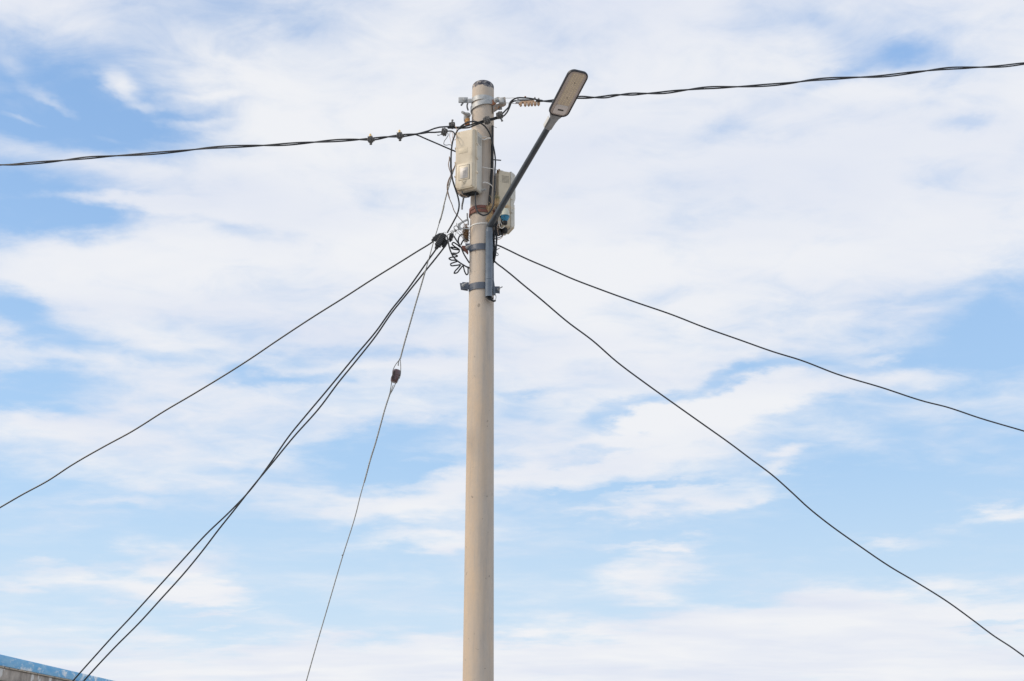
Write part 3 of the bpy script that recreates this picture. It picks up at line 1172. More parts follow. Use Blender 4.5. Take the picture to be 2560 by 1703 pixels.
# the jumper across the front of the pole
jp = thing('jumper_cable', 'pair of thick black cables bridging across the pole front above the front meter box', 'jumper cable', at('A', 1000, 1000, 9.8))
m = MB()
m.tube(px('A', [(300, 1085, 9.83), (480, 1085, 9.82), (600, 1075, 9.80), (720, 1048, 9.79), (850, 1005, 9.79), (960, 970, 9.79), (1075, 935, 9.79), (1200, 905, 9.80), (1300, 870, 9.80), (1380, 815, 9.80), (1450, 745, 9.80), (1500, 690, 9.80), (1525, 610, 9.79), (1580, 550, 9.79), (1650, 515, 9.78), (1800, 508, 9.78), (1960, 525, 9.77), (2080, 548, 9.76), (2160, 560, 9.75)]), RS, 9)
m.build('strand', 'cable_black', jp)
m = MB()
m.tube(px('A', [(310, 1100, 9.85), (480, 1098, 9.84), (620, 1100, 9.82), (720, 1090, 9.81), (850, 1040, 9.80), (960, 1000, 9.80), (1075, 965, 9.80), (1200, 935, 9.81), (1300, 905, 9.82), (1400, 865, 9.82), (1470, 790, 9.82), (1520, 690, 9.82), (1560, 600, 9.81), (1600, 575, 9.80), (1650, 566, 9.79), (1740, 560, 9.80)]), RS, 9)
m.build('strand', 'cable_weathered', jp)

# straight cable slanting down behind the front box
m = MB()
m.tube(px('G', [(1120, 452, 9.80), (1230, 440, 9.80), (1300, 462, 9.80), (1420, 515, 9.82), (1700, 635, 9.86), (1900, 722, 9.90), (2035, 778, 9.93), (2120, 815, 9.97)]), .0066, 9)
tag(m.build('service_cable', 'cable_black', None, at('G', 1300, 460, 9.8)), 'straight black cable slanting from the left span down behind the front box', 'cable')


# ================================================================ cable connectors
def connector(c, label, w=.034, h=.028, tilt=0.0, cap=None, boltdir=None, boltlen=.03, round_=False):
    T = thing('cable_connector', label, 'cable connector', c, 'connectors clipped on the cables')
    q = Matrix.Rotation(tilt, 3, YA)
    ax = [q @ XA, q @ YA, q @ UP]
    mb = MB()
    if round_:
        mb.turned(c - ax[1] * .024, ax[1], [(0, h * .75), (.006, h * .95), (.024, h * 1.02), (.042, h * .95), (.048, h * .75)], 10)
        mb.box(c + ax[0] * .006 + ax[2] * -.004, ax, (w * 1.02, .016, h * .30), .003)
        mb.box(c + ax[2] * -.002, ax, (w * .35, .028, h * .9), .003)
    else:
        mb.box(c + ax[2] * h * .5, ax, (w * .95, .022, h * .45), .004)
        mb.box(c - ax[2] * h * .5, ax, (w * .85, .024, h * .42), .004)
        mb.box(c + ax[0] * w * .55, ax, (w * .22, .028, h * .95), .003)
        mb.box(c - ax[0] * w * .5, ax, (w * .25, .026, h * .9), .003)
        mb.box(c, ax, (w * .25, .030, h * 1.05), .002)
    mb.build('jaws', 'connector_grey', T, angle=30)
    mb = MB()
    for k in (-1, 0, 1):
        mb.box(c + ax[0] * (k * w * .62) - ax[1] * .027, ax, (w * .10, .004, h * .75), .0012)
    mb.build('ribs', 'connector_grey', T)
    if cap:
        mb = MB()
        mb.turned(c + ax[2] * h * .85, ax[2], [(0, .0155), (.006, .0150), (.020, .0105), (.030, .0095), (.033, .006)], 14)
        mb.build('cap', 'amber_cap', T)
        mb = MB()
        mb.turned(c - ax[2] * h * .9, -ax[2], [(0, .010), (.012, .010), (.013, .0125), (.021, .0125)], 8)
        mb.build('bolt', 'connector_grey', T)
    if boltdir is not None:
        bd = boltdir.normalized()
        mb = MB()
        mb.turned(c + bd * h * .8, bd, [(0, .012), (.008, .012), (.009, .0075), (boltlen, .0075), (boltlen + .001, .0105), (boltlen + .008, .0105)], 10)
        mb.build('bolt', 'galvanised_dark', T)
    return T


connector(at('G', 365, 545, 9.89), 'connector with a yellow cap on the left span, farther one from the pole', .030, .030, R(-5), cap=True, round_=True)
connector(at('G', 938, 470, 9.82), 'connector with a yellow cap on the left span, nearer one to the pole', .033, .030, R(-5), cap=True, round_=True)
connector(at('G', 1965, 265, 9.84), 'dark cable connector beside the front box top, its bolt standing straight up', .030, .022, R(-4), boltdir=Vector((.05, 0, 1)), boltlen=.03)
c_lo = connector(at('G', 1812, 395, 9.83), 'rough dark cable connector with a bent wire tail at its lower left', .028, .027, R(15))
mb = MB()
mb.tube(px('G', [(1750, 440), (1700, 462), (1682, 462), (1690, 445)], 9.82), .003, 6)
mb.build('wire_tail', 'steel_wire', c_lo)
connector(at('A', 1075, 950, 9.77), 'dark cable connector lying against the pole front on the jumper cables', .031, .027, R(-20))
connector(at('A', 1328, 850, 9.79), 'dark cable connector right of the pole with its bolt pointing down', .031, .025, R(-18), boltdir=Vector((.38, 0, -1)), boltlen=.035)

# ================================================================ dead-end wires and strain clamp on the right
m = MB()
m.tube(px('O', [(290, 425, 9.90), (330, 430, 9.88), (560, 429, 9.85), (830, 432, 9.80), (950, 470, 9.79)]), .0022, 6)
m.build('tie_wire', 'steel_wire', None, at('O', 330, 430, 9.88))
tw = bpy.data.objects['tie_wire']
tag(tw, 'upper thin steel wire from the rusty lug to the toothed strain clamp', 'wire', 'thin wires to the strain clamp')
m = MB()
m.tube(px('O', [(350, 628, 9.90), (500, 635, 9.87), (680, 648, 9.82), (850, 668, 9.80)]), .0022, 6)
tag(m.build('tie_wire', 'steel_wire', None, at('O', 400, 630, 9.9)), 'lower thin steel wire from the rusty lug to the toothed strain clamp', 'wire', 'thin wires to the strain clamp')
sc = thing('strain_clamp', 'tan toothed strain clamp gripping the overhead cable between pole and lamp', 'strain clamp', at('O', 1400, 600, 9.78))
m = MB()
m.prism(px('O', [(1060, 560), (1480, 530), (1620, 512), (1620, 548), (1490, 575), (1090, 602)], 9.765), Vector((0, .03, 0)), .001)
m.build('bar', 'rust_tan', sc)
for i, x in enumerate((1230, 1375, 1510, 1650, 1790)):
    m = MB()
    y = 625 - (x - 1230) * .045
    m.prism(px('O', [(x - 60, y - 45), (x + 62, y - 50), (x + 66, y + 35), (x + 25, y + 95), (x - 20, y + 98), (x - 58, y + 40)], 9.762), Vector((0, .034, 0)), .0018)
    m.build('tooth', 'rust_tan', sc, angle=30)
m = MB()
m.prism(px('O', [(1000, 590), (1090, 560), (1085, 640), (1100, 690), (1060, 735), (1000, 735), (1040, 700), (1020, 670), (965, 680), (955, 660)], 9.765), Vector((0, .028, 0)), .001)
m.build('hook', 'rust_tan', sc)
m = MB()
m.prism(px('O', [(820, 575), (870, 520), (1000, 535), (1060, 560), (980, 625), (830, 605)], 9.775), Vector((0, .024, 0)), .002)
m.build('shackle', 'galvanised', sc)
m = MB()
m.cyl(at('O', 825, 640, 9.79), at('O', 960, 650, 9.79), .0045, seg=8)
m.build('pin', 'rust_red', sc)
m = MB()
m.prism(px('O', [(890, 480), (1140, 470), (1590, 478), (1590, 512), (900, 515)], 9.79), Vector((0, .022, 0)), .001)
m.build('keeper', 'galvanised_dark', sc)
m = MB()
for x, y in ((1635, 425), (1795, 460)):
    m.turned(at('O', x, y + 20, 9.80), UP, [(0, .009), (.004, .009), (.005, .0065), (.012, .0065)], 8)
m.build('screws', 'galvanised_dark', sc)
m = MB()
m.turned(at('O', 1232, 420, 9.80), UP, [(0, .005), (.008, .005), (.009, .0085), (.014, .0085)], 8)
m.build('screw', 'rust', sc)

# ================================================================ cables round the boxes
m = MB()
loop = px('B', [(1050, 1568, 9.0)], 9.8)[:0]
pts_ = []
pts_ += px('C', [(700, 640, 9.80), (692, 700, 9.80), (694, 800, 9.80), (706, 930, 9.80), (760, 1040, 9.79), (850, 1085, 9.79), (935, 1060, 9.79), (1010, 970, 9.80), (1045, 870, 9.81), (1060, 700, 9.82), (1068, 500, 9.83), (1075, 300, 9.84), (1080, 150, 9.85)])
pts_ += px('B', [(1378, 1000, 9.86), (1375, 800, 9.87), (1350, 640, 9.87), (1315, 480, 9.86), (1265, 320, 9.83), (1190, 185, 9.79), (1100, 98, 9.75), (985, 48, 9.72), (870, 36, 9.68), (750, 66, 9.65), (620, 150, 9.65), (520, 290, 9.66), (455, 450, 9.68), (425, 640, 9.70), (415, 900, 9.72), (425, 1150, 9.74), (460, 1350, 9.76)])
pts_ += px('C', [(300, 565, 9.79), (350, 720, 9.81), (375, 880, 9.83), (350, 1030, 9.86), (270, 1200, 9.90), (140, 1430, 9.93)])
m.tube(pts_, .0070, 10, 6)
tag(m.build('looped_cable', 'cable_black', None, at('B', 870, 36, 9.7)), 'long black cable looping over the front meter box and dropping to the black clamps', 'cable')

# thick sheath up the right side of the pole
m = MB()
m.tube(px('B', [(1312, 130, 9.91), (1310, 300, 9.91), (1308, 500, 9.91), (1308, 800, 9.90), (1302, 1100, 9.90), (1290, 1350, 9.90)]) + px('C', [(1005, 440, 9.895), (990, 600, 9.89), (975, 760, 9.89), (972, 880, 9.89)]), .0125, 12, 5)
tag(m.build('cable_sheath', 'rubber_black', None, at('B', 1312, 900, 9.9)), 'thick black cable sheath rising straight up the right side of the pole', 'cable sheath')

# rod stub to the right
m = MB()
m.tube(px('B', [(1250, 862, 9.96), (1400, 872, 9.95), (1505, 880, 9.95)]), .0058, 8)
tag(m.build('cable_stub', 'cable_black', None, at('B', 1400, 872, 9.95)), 'short cut black cable end poking out to the right above the rear box', 'cable')

# zip ties and straps
def tie(view, pts, lab, r=.0032, mat='white_tie', name='cable_tie', grp='pale ties holding the boxes'):
    mb = MB()
    mb.tube(px(view, pts), r, 7, 5)
    return tag(mb.build(name, mat, None, px(view, pts[:1])[0]), lab, 'cable tie', grp)


tie('B', [(1100, 1025, 9.84), (1190, 1045, 9.86), (1300, 1062, 9.86), (1420, 1085, 9.92), (1550, 1112, 9.99)], 'pale tie stretched from the front box across to the rear box')
tie('B', [(1105, 365, 9.84), (1160, 360, 9.86), (1200, 380, 9.88), (1275, 392, 9.885)], 'upper short tie right of the louvres on the front box')
tie('B', [(1105, 425, 9.83), (1140, 432, 9.86), (1190, 412, 9.875), (1275, 400, 9.875)], 'pale tie crossing just under another beside the front box louvres', .005)
tie('B', [(1115, 1368, 9.84), (1150, 1358, 9.86), (1220, 1378, 9.87), (1270, 1405, 9.865), (1320, 1468, 9.90)], 'white tie hooked round the sheath beside the front box foot', .0048)
m = MB()
zt = zat(557.5, 9.89)
band(m, zt, .010, gap=.001, th=.003, tilty=0, tiltx=3)
o = m.build('cable_tie', 'white_tie', None, (AXX, AXY, zt))
tag(o, 'white tie circling the whole pole just above the lamp elbow', 'cable tie', 'pale ties holding the boxes')

# ================================================================ red-brown clamp
zr = zat(516.5, 9.89)
rc = thing('pole_clamp', 'rusty red-brown double strap clamp round the pole under the front box', 'pole clamp', (AXX, AXY, zr), 'clamps round the pole')
m = MB()
band(m, zr, .028, gap=.003, th=.007)
m.build('upper_strap', 'rust_red', rc)
zr2 = zat(525.5, 9.89)
m = MB()
band(m, zr2 - .003, .026, gap=.004, th=.008)
m.build('lower_strap', 'rust_red', rc)
for aa in (-62, -30):
    m = MB()
    a = R(aa)
    d = Vector((math.sin(a), -math.cos(a), 0))
    t_ = Vector((math.cos(a), math.sin(a), 0))
    m.box(Vector((AXX, AXY, zr2 - .003)) + d * (rpole(zr2) + .015), (t_, d, UP), (.008, .004, .014), .001)
    m.build('rivet', 'rust_red', rc)

# ================================================================ anchor plate and ring at left
ap = thing('anchor_bracket', 'flat grey triangular bracket with a ring, left of the pole at the cable anchors', 'bracket', at('K', 850, 950, 9.95))
m = MB()
m.prism(px('K', [(1010, 735), (860, 810), (720, 893), (708, 1000), (760, 1062), (880, 1040), (1030, 1040), (1030, 1010), (850, 1012), (800, 985), (795, 925), (830, 885), (1010, 790)], 9.95), Vector((0, .007, 0)), .0008)
m.build('plate', 'galvanised', ap, angle=30)
m = MB()
m.tube(px('K', [(985, 600), (990, 720), (1010, 800), (1015, 930)], 9.95), .006, 8)
m.build('stem', 'galvanised_dark', ap)
m = MB()
m.ring(at('K', 680, 1010, 9.93), Vector((.3, -1, .2)), .0215, .0035)
m.build('ring', 'steel_wire', ap)
m = MB()
m.tube(px('K', [(690, 870), (690, 900), (670, 950)], 9.93), .003, 6)
m.build('ring_tail', 'steel_wire', ap)

# tie wires fanning from the ring
fan = thing('bail_wires', 'thin pale wires fanning out from the anchor ring to clamps and nest', 'wires', at('K', 670, 1090, 9.93))
for i, (pts0, r_) in enumerate((([(660, 1090), (560, 1130), (430, 1215), (365, 1255)], .0030), ([(640, 1060), (560, 1085), (500, 1110)], .0022), ([(730, 1075), (830, 1180), (920, 1310), (1010, 1410)], .0022),
                     ([(770, 1060), (830, 1090), (880, 1110)], .0018), ([(690, 1140), (740, 1170), (800, 1205)], .0018), ([(680, 1110), (665, 1170), (640, 1230)], .0018),
                     ([(700, 1100), (760, 1190), (850, 1270), (930, 1350), (990, 1410), (950, 1370), (900, 1330)], .0018), ([(620, 1240), (590, 1290), (545, 1330)], .0020), ([(650, 1090), (540, 1180), (440, 1190)], .0022))):
    m = MB()
    m.tube(px('K', pts0, 9.92 - i * .004), r_, 6)
    m.build('wire', 'steel_wire', fan)
m = MB()
m.blob(at('K', 660, 1085, 9.92), (.012, .010, .010), 2, .2)
m.build('knot', 'steel_wire', fan)


# ================================================================ wedge clamps
def wedge(view, tip, tail, Yt, Yb, w, label, ribs=7):
    a = at(view, tip[0], tip[1], Yt)
    b = at(view, tail[0], tail[1], Yb)
    d = (b - a)
    ln = d.length
    d.normalize()
    s, u = frame_of(d, Vector((0, 1, 0)))
    T = thing('wedge_clamp', label, 'cable clamp', (a + b) / 2, 'black wedge clamps at the anchor')
    mb = MB()
    lo = []
    for f, k in ((0, .45), (.06, .55), (.16, .62), (.18, .85), (.5, 1.0), (.85, 1.0), (.88, .9), (.97, .8), (1.0, .6)):
        c = a + d * (ln * f)
        hw, hh = w * k, w * .72 * k
        lo.append([c + s * x * hw + u * y * hh for x, y in ((1, .6), (.7, 1), (-.7, 1), (-1, .6), (-1, -.6), (-.7, -1), (.7, -1), (1, -.6))])
    mb.loft(lo)
    mb.build('body', 'rubber_black', T, angle=30)
    mb = MB()
    for i in range(ribs):
        c = a + d * (ln * (.24 + .60 * i / (ribs - 1)))
        mb.box(c, (s, u, d), (w * 1.07, w * .80, ln * .018), .001)
    mb.build('ribs', 'cable_weathered', T)
    mb = MB()
    e = b - d * ln * .1
    q = a + d * ln * .35
    mb.tube([q + u * w * .2 + s * w * 1.1, (q + e) / 2 + s * w * 1.12, e + s * w * 1.0, b + d * .02, e - s * w * 1.0, (q + e) / 2 - s * w * 1.12], .0016, 6)
    mb.build('bail', 'steel_wire', T)
    return T


wedge('N', (255, 295), (590, 85), 9.93, 9.93, .0215, 'leftmost ribbed black wedge clamp, holding the cable that runs far left')
wedge('N', (385, 555), (660, 70), 9.90, 9.90, .0265, 'middle and largest of the ribbed black wedge clamps by the anchor ring')
wedge('N', (610, 500), (745, 260), 9.92, 9.92, .0200, 'lower right ribbed black wedge clamp on the right-hand steep cable', 6)
wedge('N', (850, 320), (915, 50), 9.95, 9.95, .0165, 'rightmost black wedge clamp, just left of the drooping black cables', 5)

# ================================================================ slack cables at left of the pole
coil = [(1180, 500, 9.95), (1060, 400, 9.93), (950, 348, 9.92), (918, 385, 9.92), (990, 470, 9.94), (1100, 535, 9.96), (1155, 575, 9.97), (1050, 575, 9.94), (910, 540, 9.91), (875, 505, 9.90), (960, 510, 9.92), (1110, 550, 9.95), (1155, 625, 9.97), (1100, 690, 9.96), (930, 698, 9.93), (945, 735, 9.91), (1070, 765, 9.93), (1090, 795, 9.95), (1020, 815, 9.96), (880, 835, 9.93), (818, 875, 9.91), (870, 912, 9.92), (1020, 928, 9.95), (1085, 955, 9.97), (960, 1005, 9.95), (868, 1055, 9.92), (885, 1098, 9.91), (1060, 1092, 9.93), (1190, 1080, 9.96), (1120, 1170, 9.95), (1000, 1305, 9.92), (985, 1350, 9.91), (1050, 1345, 9.92), (1180, 1210, 9.95), (1275, 1110, 9.97), (1300, 1190, 9.96), (1340, 1320, 9.95), (1385, 1395, 9.96), (1430, 1375, 9.98), (1440, 1250, 10.0), (1440, 1140, 10.02)]
m = MB()
m.tube(px('N', coil), .0062, 9, 5)
tag(m.build('coiled_cable', 'cable_black', None, at('N', 1000, 900, 9.95)), 'slack black cable hanging in uneven coils beside the pole', 'cable')
for pts0, lab in (([(745, 130, 9.88), (775, 230, 9.88), (800, 380, 9.88), (865, 620, 9.88), (950, 800, 9.89), (1100, 955, 9.90), (1280, 1075, 9.93), (1400, 1145, 9.96), (1480, 1180, 9.99)], 'grey-black cable drooping in a long curve in front of the coils'),
                  ([(900, 120, 9.90), (960, 130, 9.90), (1020, 215, 9.90), (1100, 340, 9.90), (1200, 490, 9.91), (1300, 720, 9.93), (1400, 890, 9.96), (1480, 1010, 9.99)], 'straight cable slanting from the rightmost clamp to the pole behind the coils'),
                  ([(1250, 70, 9.98), (1170, 130, 9.97), (1125, 230, 9.96), (1122, 330, 9.96), (1165, 440, 9.97)], 'short bowed black cable under the nest, left one of two'),
                  ([(1205, 430, 9.97), (1250, 330, 9.96), (1310, 255, 9.96), (1370, 240, 9.97), (1460, 290, 10.0)], 'short arched black cable under the nest, right one of two')):
    m = MB()
    m.tube(px('N', pts0), .0066, 9, 5)
    tag(m.build('slack_cable', 'cable_weathered' if 'grey' in lab or 'straight' in lab else 'cable_black', None, px('N', pts0[:1])[0]), lab, 'cable', 'slack cables left of the pole')

# thin wires left of the front box
for view, pts0, r_, mt, lab in (
        ('Q', [(205, 100, 9.80), (200, 180, 9.80), (184, 260, 9.80), (200, 360, 9.80), (238, 490, 9.82), (190, 600, 9.83), (155, 740, 9.84), (165, 870, 9.85), (200, 1000, 9.86), (260, 1140, 9.88), (312, 1290, 9.90), (390, 1400, 9.92), (485, 1505, 9.95)], .0042, 'brown_wire', 'brown wire weaving behind the looped cable and down to the anchor bracket'),
        ('Q', [(215, 120, 9.81), (222, 240, 9.81), (222, 330, 9.81), (240, 440, 9.82), (215, 560, 9.84), (175, 660, 9.85), (163, 760, 9.86), (178, 880, 9.86), (212, 1010, 9.87)], .0032, 'cable_black', 'thin dark wire running alongside the brown wire left of the front box'),
        ('B', [(345, 285, 9.82), (352, 330, 9.82), (320, 390, 9.82), (262, 480, 9.82), (262, 535, 9.82), (310, 550, 9.82), (380, 540, 9.80), (420, 550, 9.80)], .0030, 'cable_black', 'thin black wire with a hooked bend under the rough dark connector'),
        ('B', [(400, 262, 9.83), (384, 320, 9.82), (400, 430, 9.80), (425, 520, 9.78)], .0022, 'copper_wire', 'thin copper wire hanging straight beside the front box top corner'),
        ('B', [(430, 262, 9.83), (455, 330, 9.78), (455, 400, 9.76), (495, 440, 9.76), (530, 400, 9.75), (535, 350, 9.76), (505, 300, 9.78)], .0024, 'copper_wire', 'thin copper wire curled in a small loop at the front box corner'),
        ('B', [(490, 110, 9.82), (530, 180, 9.80), (535, 260, 9.78)], .0020, 'copper_wire', 'tiny copper wire dropping from the connector with the upright bolt'),
        ('B', [(340, 245, 9.83), (430, 245, 9.82), (480, 280, 9.80), (490, 330, 9.78)], .0062, 'cable_black', 'short black cable curving from the rough connector to the front box'),
        ('Q', [(300, 650, 9.82), (330, 760, 9.82), (365, 860, 9.80), (430, 950, 9.79), (530, 998, 9.79), (600, 988, 9.79), (640, 955, 9.80)], .0030, 'cable_black', 'dark wire sagging into the gland under the front box'),
        ('Q', [(345, 780, 9.81), (385, 870, 9.79), (450, 955, 9.78), (540, 985, 9.79), (610, 960, 9.80)], .0022, 'brown_wire', 'pale brown wire sagging just above the dark one under the box'),
        ('Q', [(380, 830, 9.80), (440, 890, 9.78), (500, 945, 9.78), (580, 968, 9.79)], .0020, 'copper_wire', 'copper wire crossing under the front box lower left corner')):
    m = MB()
    m.tube(px(view, pts0), r_, 7, 5)
    tag(m.build('thin_wire', mt, None, px(view, pts0[:1])[0]), lab, 'wire', 'thin wires round the front box')
for view, pts0, r_, mt, lab in (
        ('A', [(1150, 975, 9.84), (1170, 1020, 9.86), (1192, 1055, 9.87), (1240, 1085, 9.87), (1272, 1095, 9.87)], .0018, 'steel_wire', 'stray wire end poking out to the right above the black sheath'),
        ('Q', [(352, 200, 9.92), (330, 300, 9.90), (262, 420, 9.88), (232, 520, 9.87), (192, 640, 9.87), (172, 740, 9.87)], .0040, 'brown_wire', 'brown wire crossing from behind the front box to join the guy wire'),
        ('B', [(700, 118, 9.80), (640, 175, 9.82), (600, 200, 9.84)], .0050, 'cable_black', 'short black lead tucked between jumper cables and front box lid'),
        ('L', [(395, 180, 9.93), (440, 240, 9.93), (420, 330, 9.93)], .0040, 'cable_black', 'short dark wire end beside the rear box above the straw'),
        ('K', [(870, 850, 9.95), (930, 900, 9.96), (1010, 890, 9.97)], .0022, 'copper_wire', 'copper wire strands curling behind the triangular anchor bracket')):
    m = MB()
    m.tube(px(view, pts0), r_, 7, 5)
    tag(m.build('thin_wire', mt, None, px(view, pts0[:1])[0]), lab, 'wire', 'thin wires round the front box')
# cut sheath hanging under the box
m = MB()
m.tube(px('Q', [(483, 850, 9.80), (486, 935, 9.79)]), .0065, 8, smooth=False)
m.tube(px('Q', [(515, 985, 9.79), (500, 1080, 9.78), (482, 1170, 9.78), (480, 1252, 9.78)]), .0085, 10, 4, r1=.0070)
tag(m.build('cut_sheath', 'connector_grey', None, at('Q', 500, 1000, 9.79)), 'dangling grey cut cable end left of the pole below the front box', 'cable end')


# ================================================================ nests
def twigs(mb, c, half, n, r0, r1, ln, flat=.4, droop=0.0):
    for i in range(n):
        while True:
            q = Vector((rnd.uniform(-1, 1), rnd.uniform(-1, 1), rnd.uniform(-1, 1)))
            if q.length < 1:
                break
        p = Vector(c) + Vector((q.x * half[0], q.y * half[1], q.z * half[2]))
        a = rnd.uniform(0, 2 * PI)
        d = Vector((math.cos(a), math.sin(a) * .6, rnd.uniform(-flat, flat) - droop)).normalized()
        l = rnd.uniform(.4, 1.0) * ln
        b = Vector((rnd.uniform(-1, 1), rnd.uniform(-1, 1), rnd.uniform(-1, 1))) * l * .15
        mb.tube([p - d * l / 2, p + b, p + d * l / 2], rnd.uniform(r0, r1), 4, 3)


m = MB()
cn = at('K', 950, 1160, 10.0)
m.blob(cn + Vector((.004, .02, 0)), (.016, .045, .070), 2, .25)
twigs(m, cn, (.026, .055, .085), 260, .0010, .0020, .05, .8)
tag(m.build('bird_nest', 'nest_brown', None, cn), 'dark brown twig nest stuffed against the left side of the pole', 'bird nest', 'nests on the pole')
m = MB()
for (x, y, hx, hz, n, dr) in ((330, 640, .030, .022, 70, 0), (450, 560, .030, .018, 60, 0), (300, 850, .020, .045, 60, .8), (240, 980, .018, .030, 40, 1.0), (700, 640, .045, .010, 45, 0), (470, 500, .022, .025, 40, -.2), (250, 680, .022, .020, 40, 0)):
    twigs(m, at('L', x, y, 9.89), (hx, .03, hz), n, .0007, .0014, .055, .7, dr)
for pts0 in ([(270, 310), (330, 420), (360, 520)], [(180, 680), (230, 740), (260, 800)], [(300, 570), (400, 540), (500, 570)], [(205, 540), (230, 640), (240, 740)], [(470, 350), (520, 300), (535, 230)], [(700, 620), (850, 640), (985, 700)],
             [(240, 500), (300, 560), (330, 640)], [(390, 480), (450, 520), (520, 560)], [(430, 330), (450, 280), (455, 220)]):
    m.tube(px('L', pts0, 9.85), .0013, 4, 4)
nest2 = m.build('bird_nest', 'straw', None, at('L', 350, 650, 9.9))
tag(nest2, 'loose golden straw nest tucked behind the lamp arm beside the pole', 'bird nest', 'nests on the pole')
m = MB()
twigs(m, at('L', 480, 420, 9.93), (.020, .02, .030), 70, .0008, .0014, .045, 1.2)
m.build('green_stems', 'straw_green', nest2)

# tangle of dark wires under the rear box
tg = thing('wire_tangle', 'tangle of black and pale wires hanging under the rear box right of the pole', 'wires', at('L', 500, 1300, 9.93))
tw_ = [([(560, 900, 9.86), (590, 960, 9.86), (600, 1050, 9.86), (580, 1120, 9.88), (560, 1200, 9.9)], .006, 'cable_black'),
       ([(530, 900, 9.86), (520, 1050, 9.88), (500, 1150, 9.89), (480, 1200, 9.90), (510, 1230, 9.9)], .0022, 'white_tie'),
       ([(520, 1030, 9.86), (545, 1100, 9.87), (550, 1200, 9.88), (590, 1240, 9.88), (660, 1220, 9.88), (685, 1165, 9.88)], .0036, 'white_tie'),
       ([(560, 1040, 9.86), (590, 1100, 9.86), (612, 1150, 9.86)], .0024, 'white_tie'),
       ([(480, 1200, 9.87), (490, 1300, 9.87), (510, 1400, 9.87), (520, 1440, 9.87)], .0030, 'brown_wire'),
       ([(540, 1120, 9.86), (500, 1170, 9.86), (485, 1195, 9.86)], .0020, 'copper_wire'),
       ([(400, 1100, 9.93), (410, 1250, 9.92), (400, 1400, 9.90), (380, 1568, 9.89)], .011, 'rubber_black'),
       ([(470, 1180, 9.93), (470, 1320, 9.92), (460, 1450, 9.90), (465, 1568, 9.90)], .009, 'cable_black'),
       ([(640, 1400, 9.93), (610, 1460, 9.92), (540, 1500, 9.90), (450, 1530, 9.90), (380, 1560, 9.90)], .0045, 'cable_black'),
       ([(665, 1395, 9.94), (630, 1475, 9.93), (560, 1540, 9.91), (480, 1568, 9.90)], .0028, 'copper_wire'),
       ([(520, 1300, 9.92), (540, 1380, 9.92), (520, 1440, 9.92), (480, 1420, 9.92)], .010, 'rubber_black'),
       ([(430, 1050, 9.95), (440, 1200, 9.95), (450, 1350, 9.94)], .012, 'rubber_black')]
for pts0, r_, mt in tw_:
    m = MB()
    m.tube(px('L', pts0), r_, 8, 5)
    m.build('wire', mt, tg)
m = MB()
for x, y, w_, h_ in ((430, 1180, .030, .022), (560, 1120, .024, .018), (520, 1380, .018, .020)):
    m.box(at('L', x, y, 9.98), AXW, (w_, .02, h_), .006)
m.build('junction_block', 'rubber_black', tg)

# cables beside the lamp pipe
for pts0, r_, mt, lab in (([(362, -20, 9.90), (360, 100, 9.90), (352, 230, 9.90), (335, 400, 9.90), (315, 500, 9.91), (298, 580, 9.93)], .0085, 'cable_black', 'thick black cable hanging close to the right of the lamp pipe'),
                         ([(300, -20, 9.95), (302, 120, 9.95), (310, 260, 9.94), (305, 400, 9.93), (300, 520, 9.93)], .0095, 'rubber_black', 'black cable squeezed between the lamp pipe and the pole'),
                         ([(330, 120, 9.95), (300, 200, 9.94), (335, 270, 9.94), (300, 340, 9.94), (320, 410, 9.94)], .0030, 'steel_wire', 'thin wire zigzagging between the cables right of the lamp pipe')):
    m = MB()
    m.tube(px('M', pts0), r_, 9, 5)
    tag(m.build('hanging_cable', mt, None, px('M', pts0[:1])[0]), lab, 'cable', 'cables beside the lamp pipe')
hk = thing('hook_bolt', 'small steel hook and ring behind the right-hand drop cables', 'hook', at('M', 370, 300, 9.98))
m = MB()
m.tube(px('M', [(345, 320), (375, 295), (430, 265)], 9.96), .0040, 8)
m.build('hook', 'galvanised_dark', hk)
m = MB()
m.ring(at('M', 368, 400, 9.97), Vector((.5, -1, 0)), .013, .0035)
m.build('ring', 'galvanised_dark', hk)


# ================================================================ drop cables
def drop(view_pts, label, r, mat='cable_black', extend=None, name='drop_cable'):
    p = list(view_pts)
    mb = MB()
    mb.tube(p, r, 8, 6)
    return tag(mb.build(name, mat, None, p[0]), label, 'drop cable', 'drop cables fanning down from the pole')


def span(pairs, Y0, Y1):
    """photo points; depth runs with the distance covered"""
    L_ = [0.0]
    for a, b in zip(pairs[:-1], pairs[1:]):
        L_.append(L_[-1] + math.hypot(b[0] - a[0], b[1] - a[1]))
    return [P(p[0], p[1], Y0 + (Y1 - Y0) * l / L_[-1]) for p, l in zip(pairs, L_)]


def conv(view, pts):
    x0, y0, s = VIEW[view]
    return [(x0 + x / s, y0 + y / s) for x, y in pts]


d1 = conv('N', [(300, 310)]) + conv('S1', [(730, 32), (540, 150), (300, 300), (0, 485)]) + conv('S2', [(1000, 925), (600, 1175), (60, 1530)]) + conv('T3', [(1150, 85), (900, 240), (760, 322), (600, 422), (485, 484), (330, 573), (220, 645), (100, 710), (0, 768)]) + [(-300, 1430), (-900, 1730)]
drop(span(d1, 9.93, 11.5), 'black drop cable running from the leftmost wedge clamp to the left edge', .0072)
d2 = conv('S1', [(800, 98), (785, 120), (665, 290), (540, 470), (400, 665), (200, 915), (10, 1183)]) + conv('T3', [(1640, 65), (1500, 235), (1420, 330), (1330, 440), (1240, 570), (1150, 690), (1060, 785), (950, 890), (845, 1005), (700, 1165), (600, 1275), (520, 1360), (430, 1460), (335, 1567)]) + [(100, 1800), (-200, 2150)]
drop(span(d2, 9.91, 13.2), 'steep black drop cable reaching the blue coping, left one of the close pair', .0072)
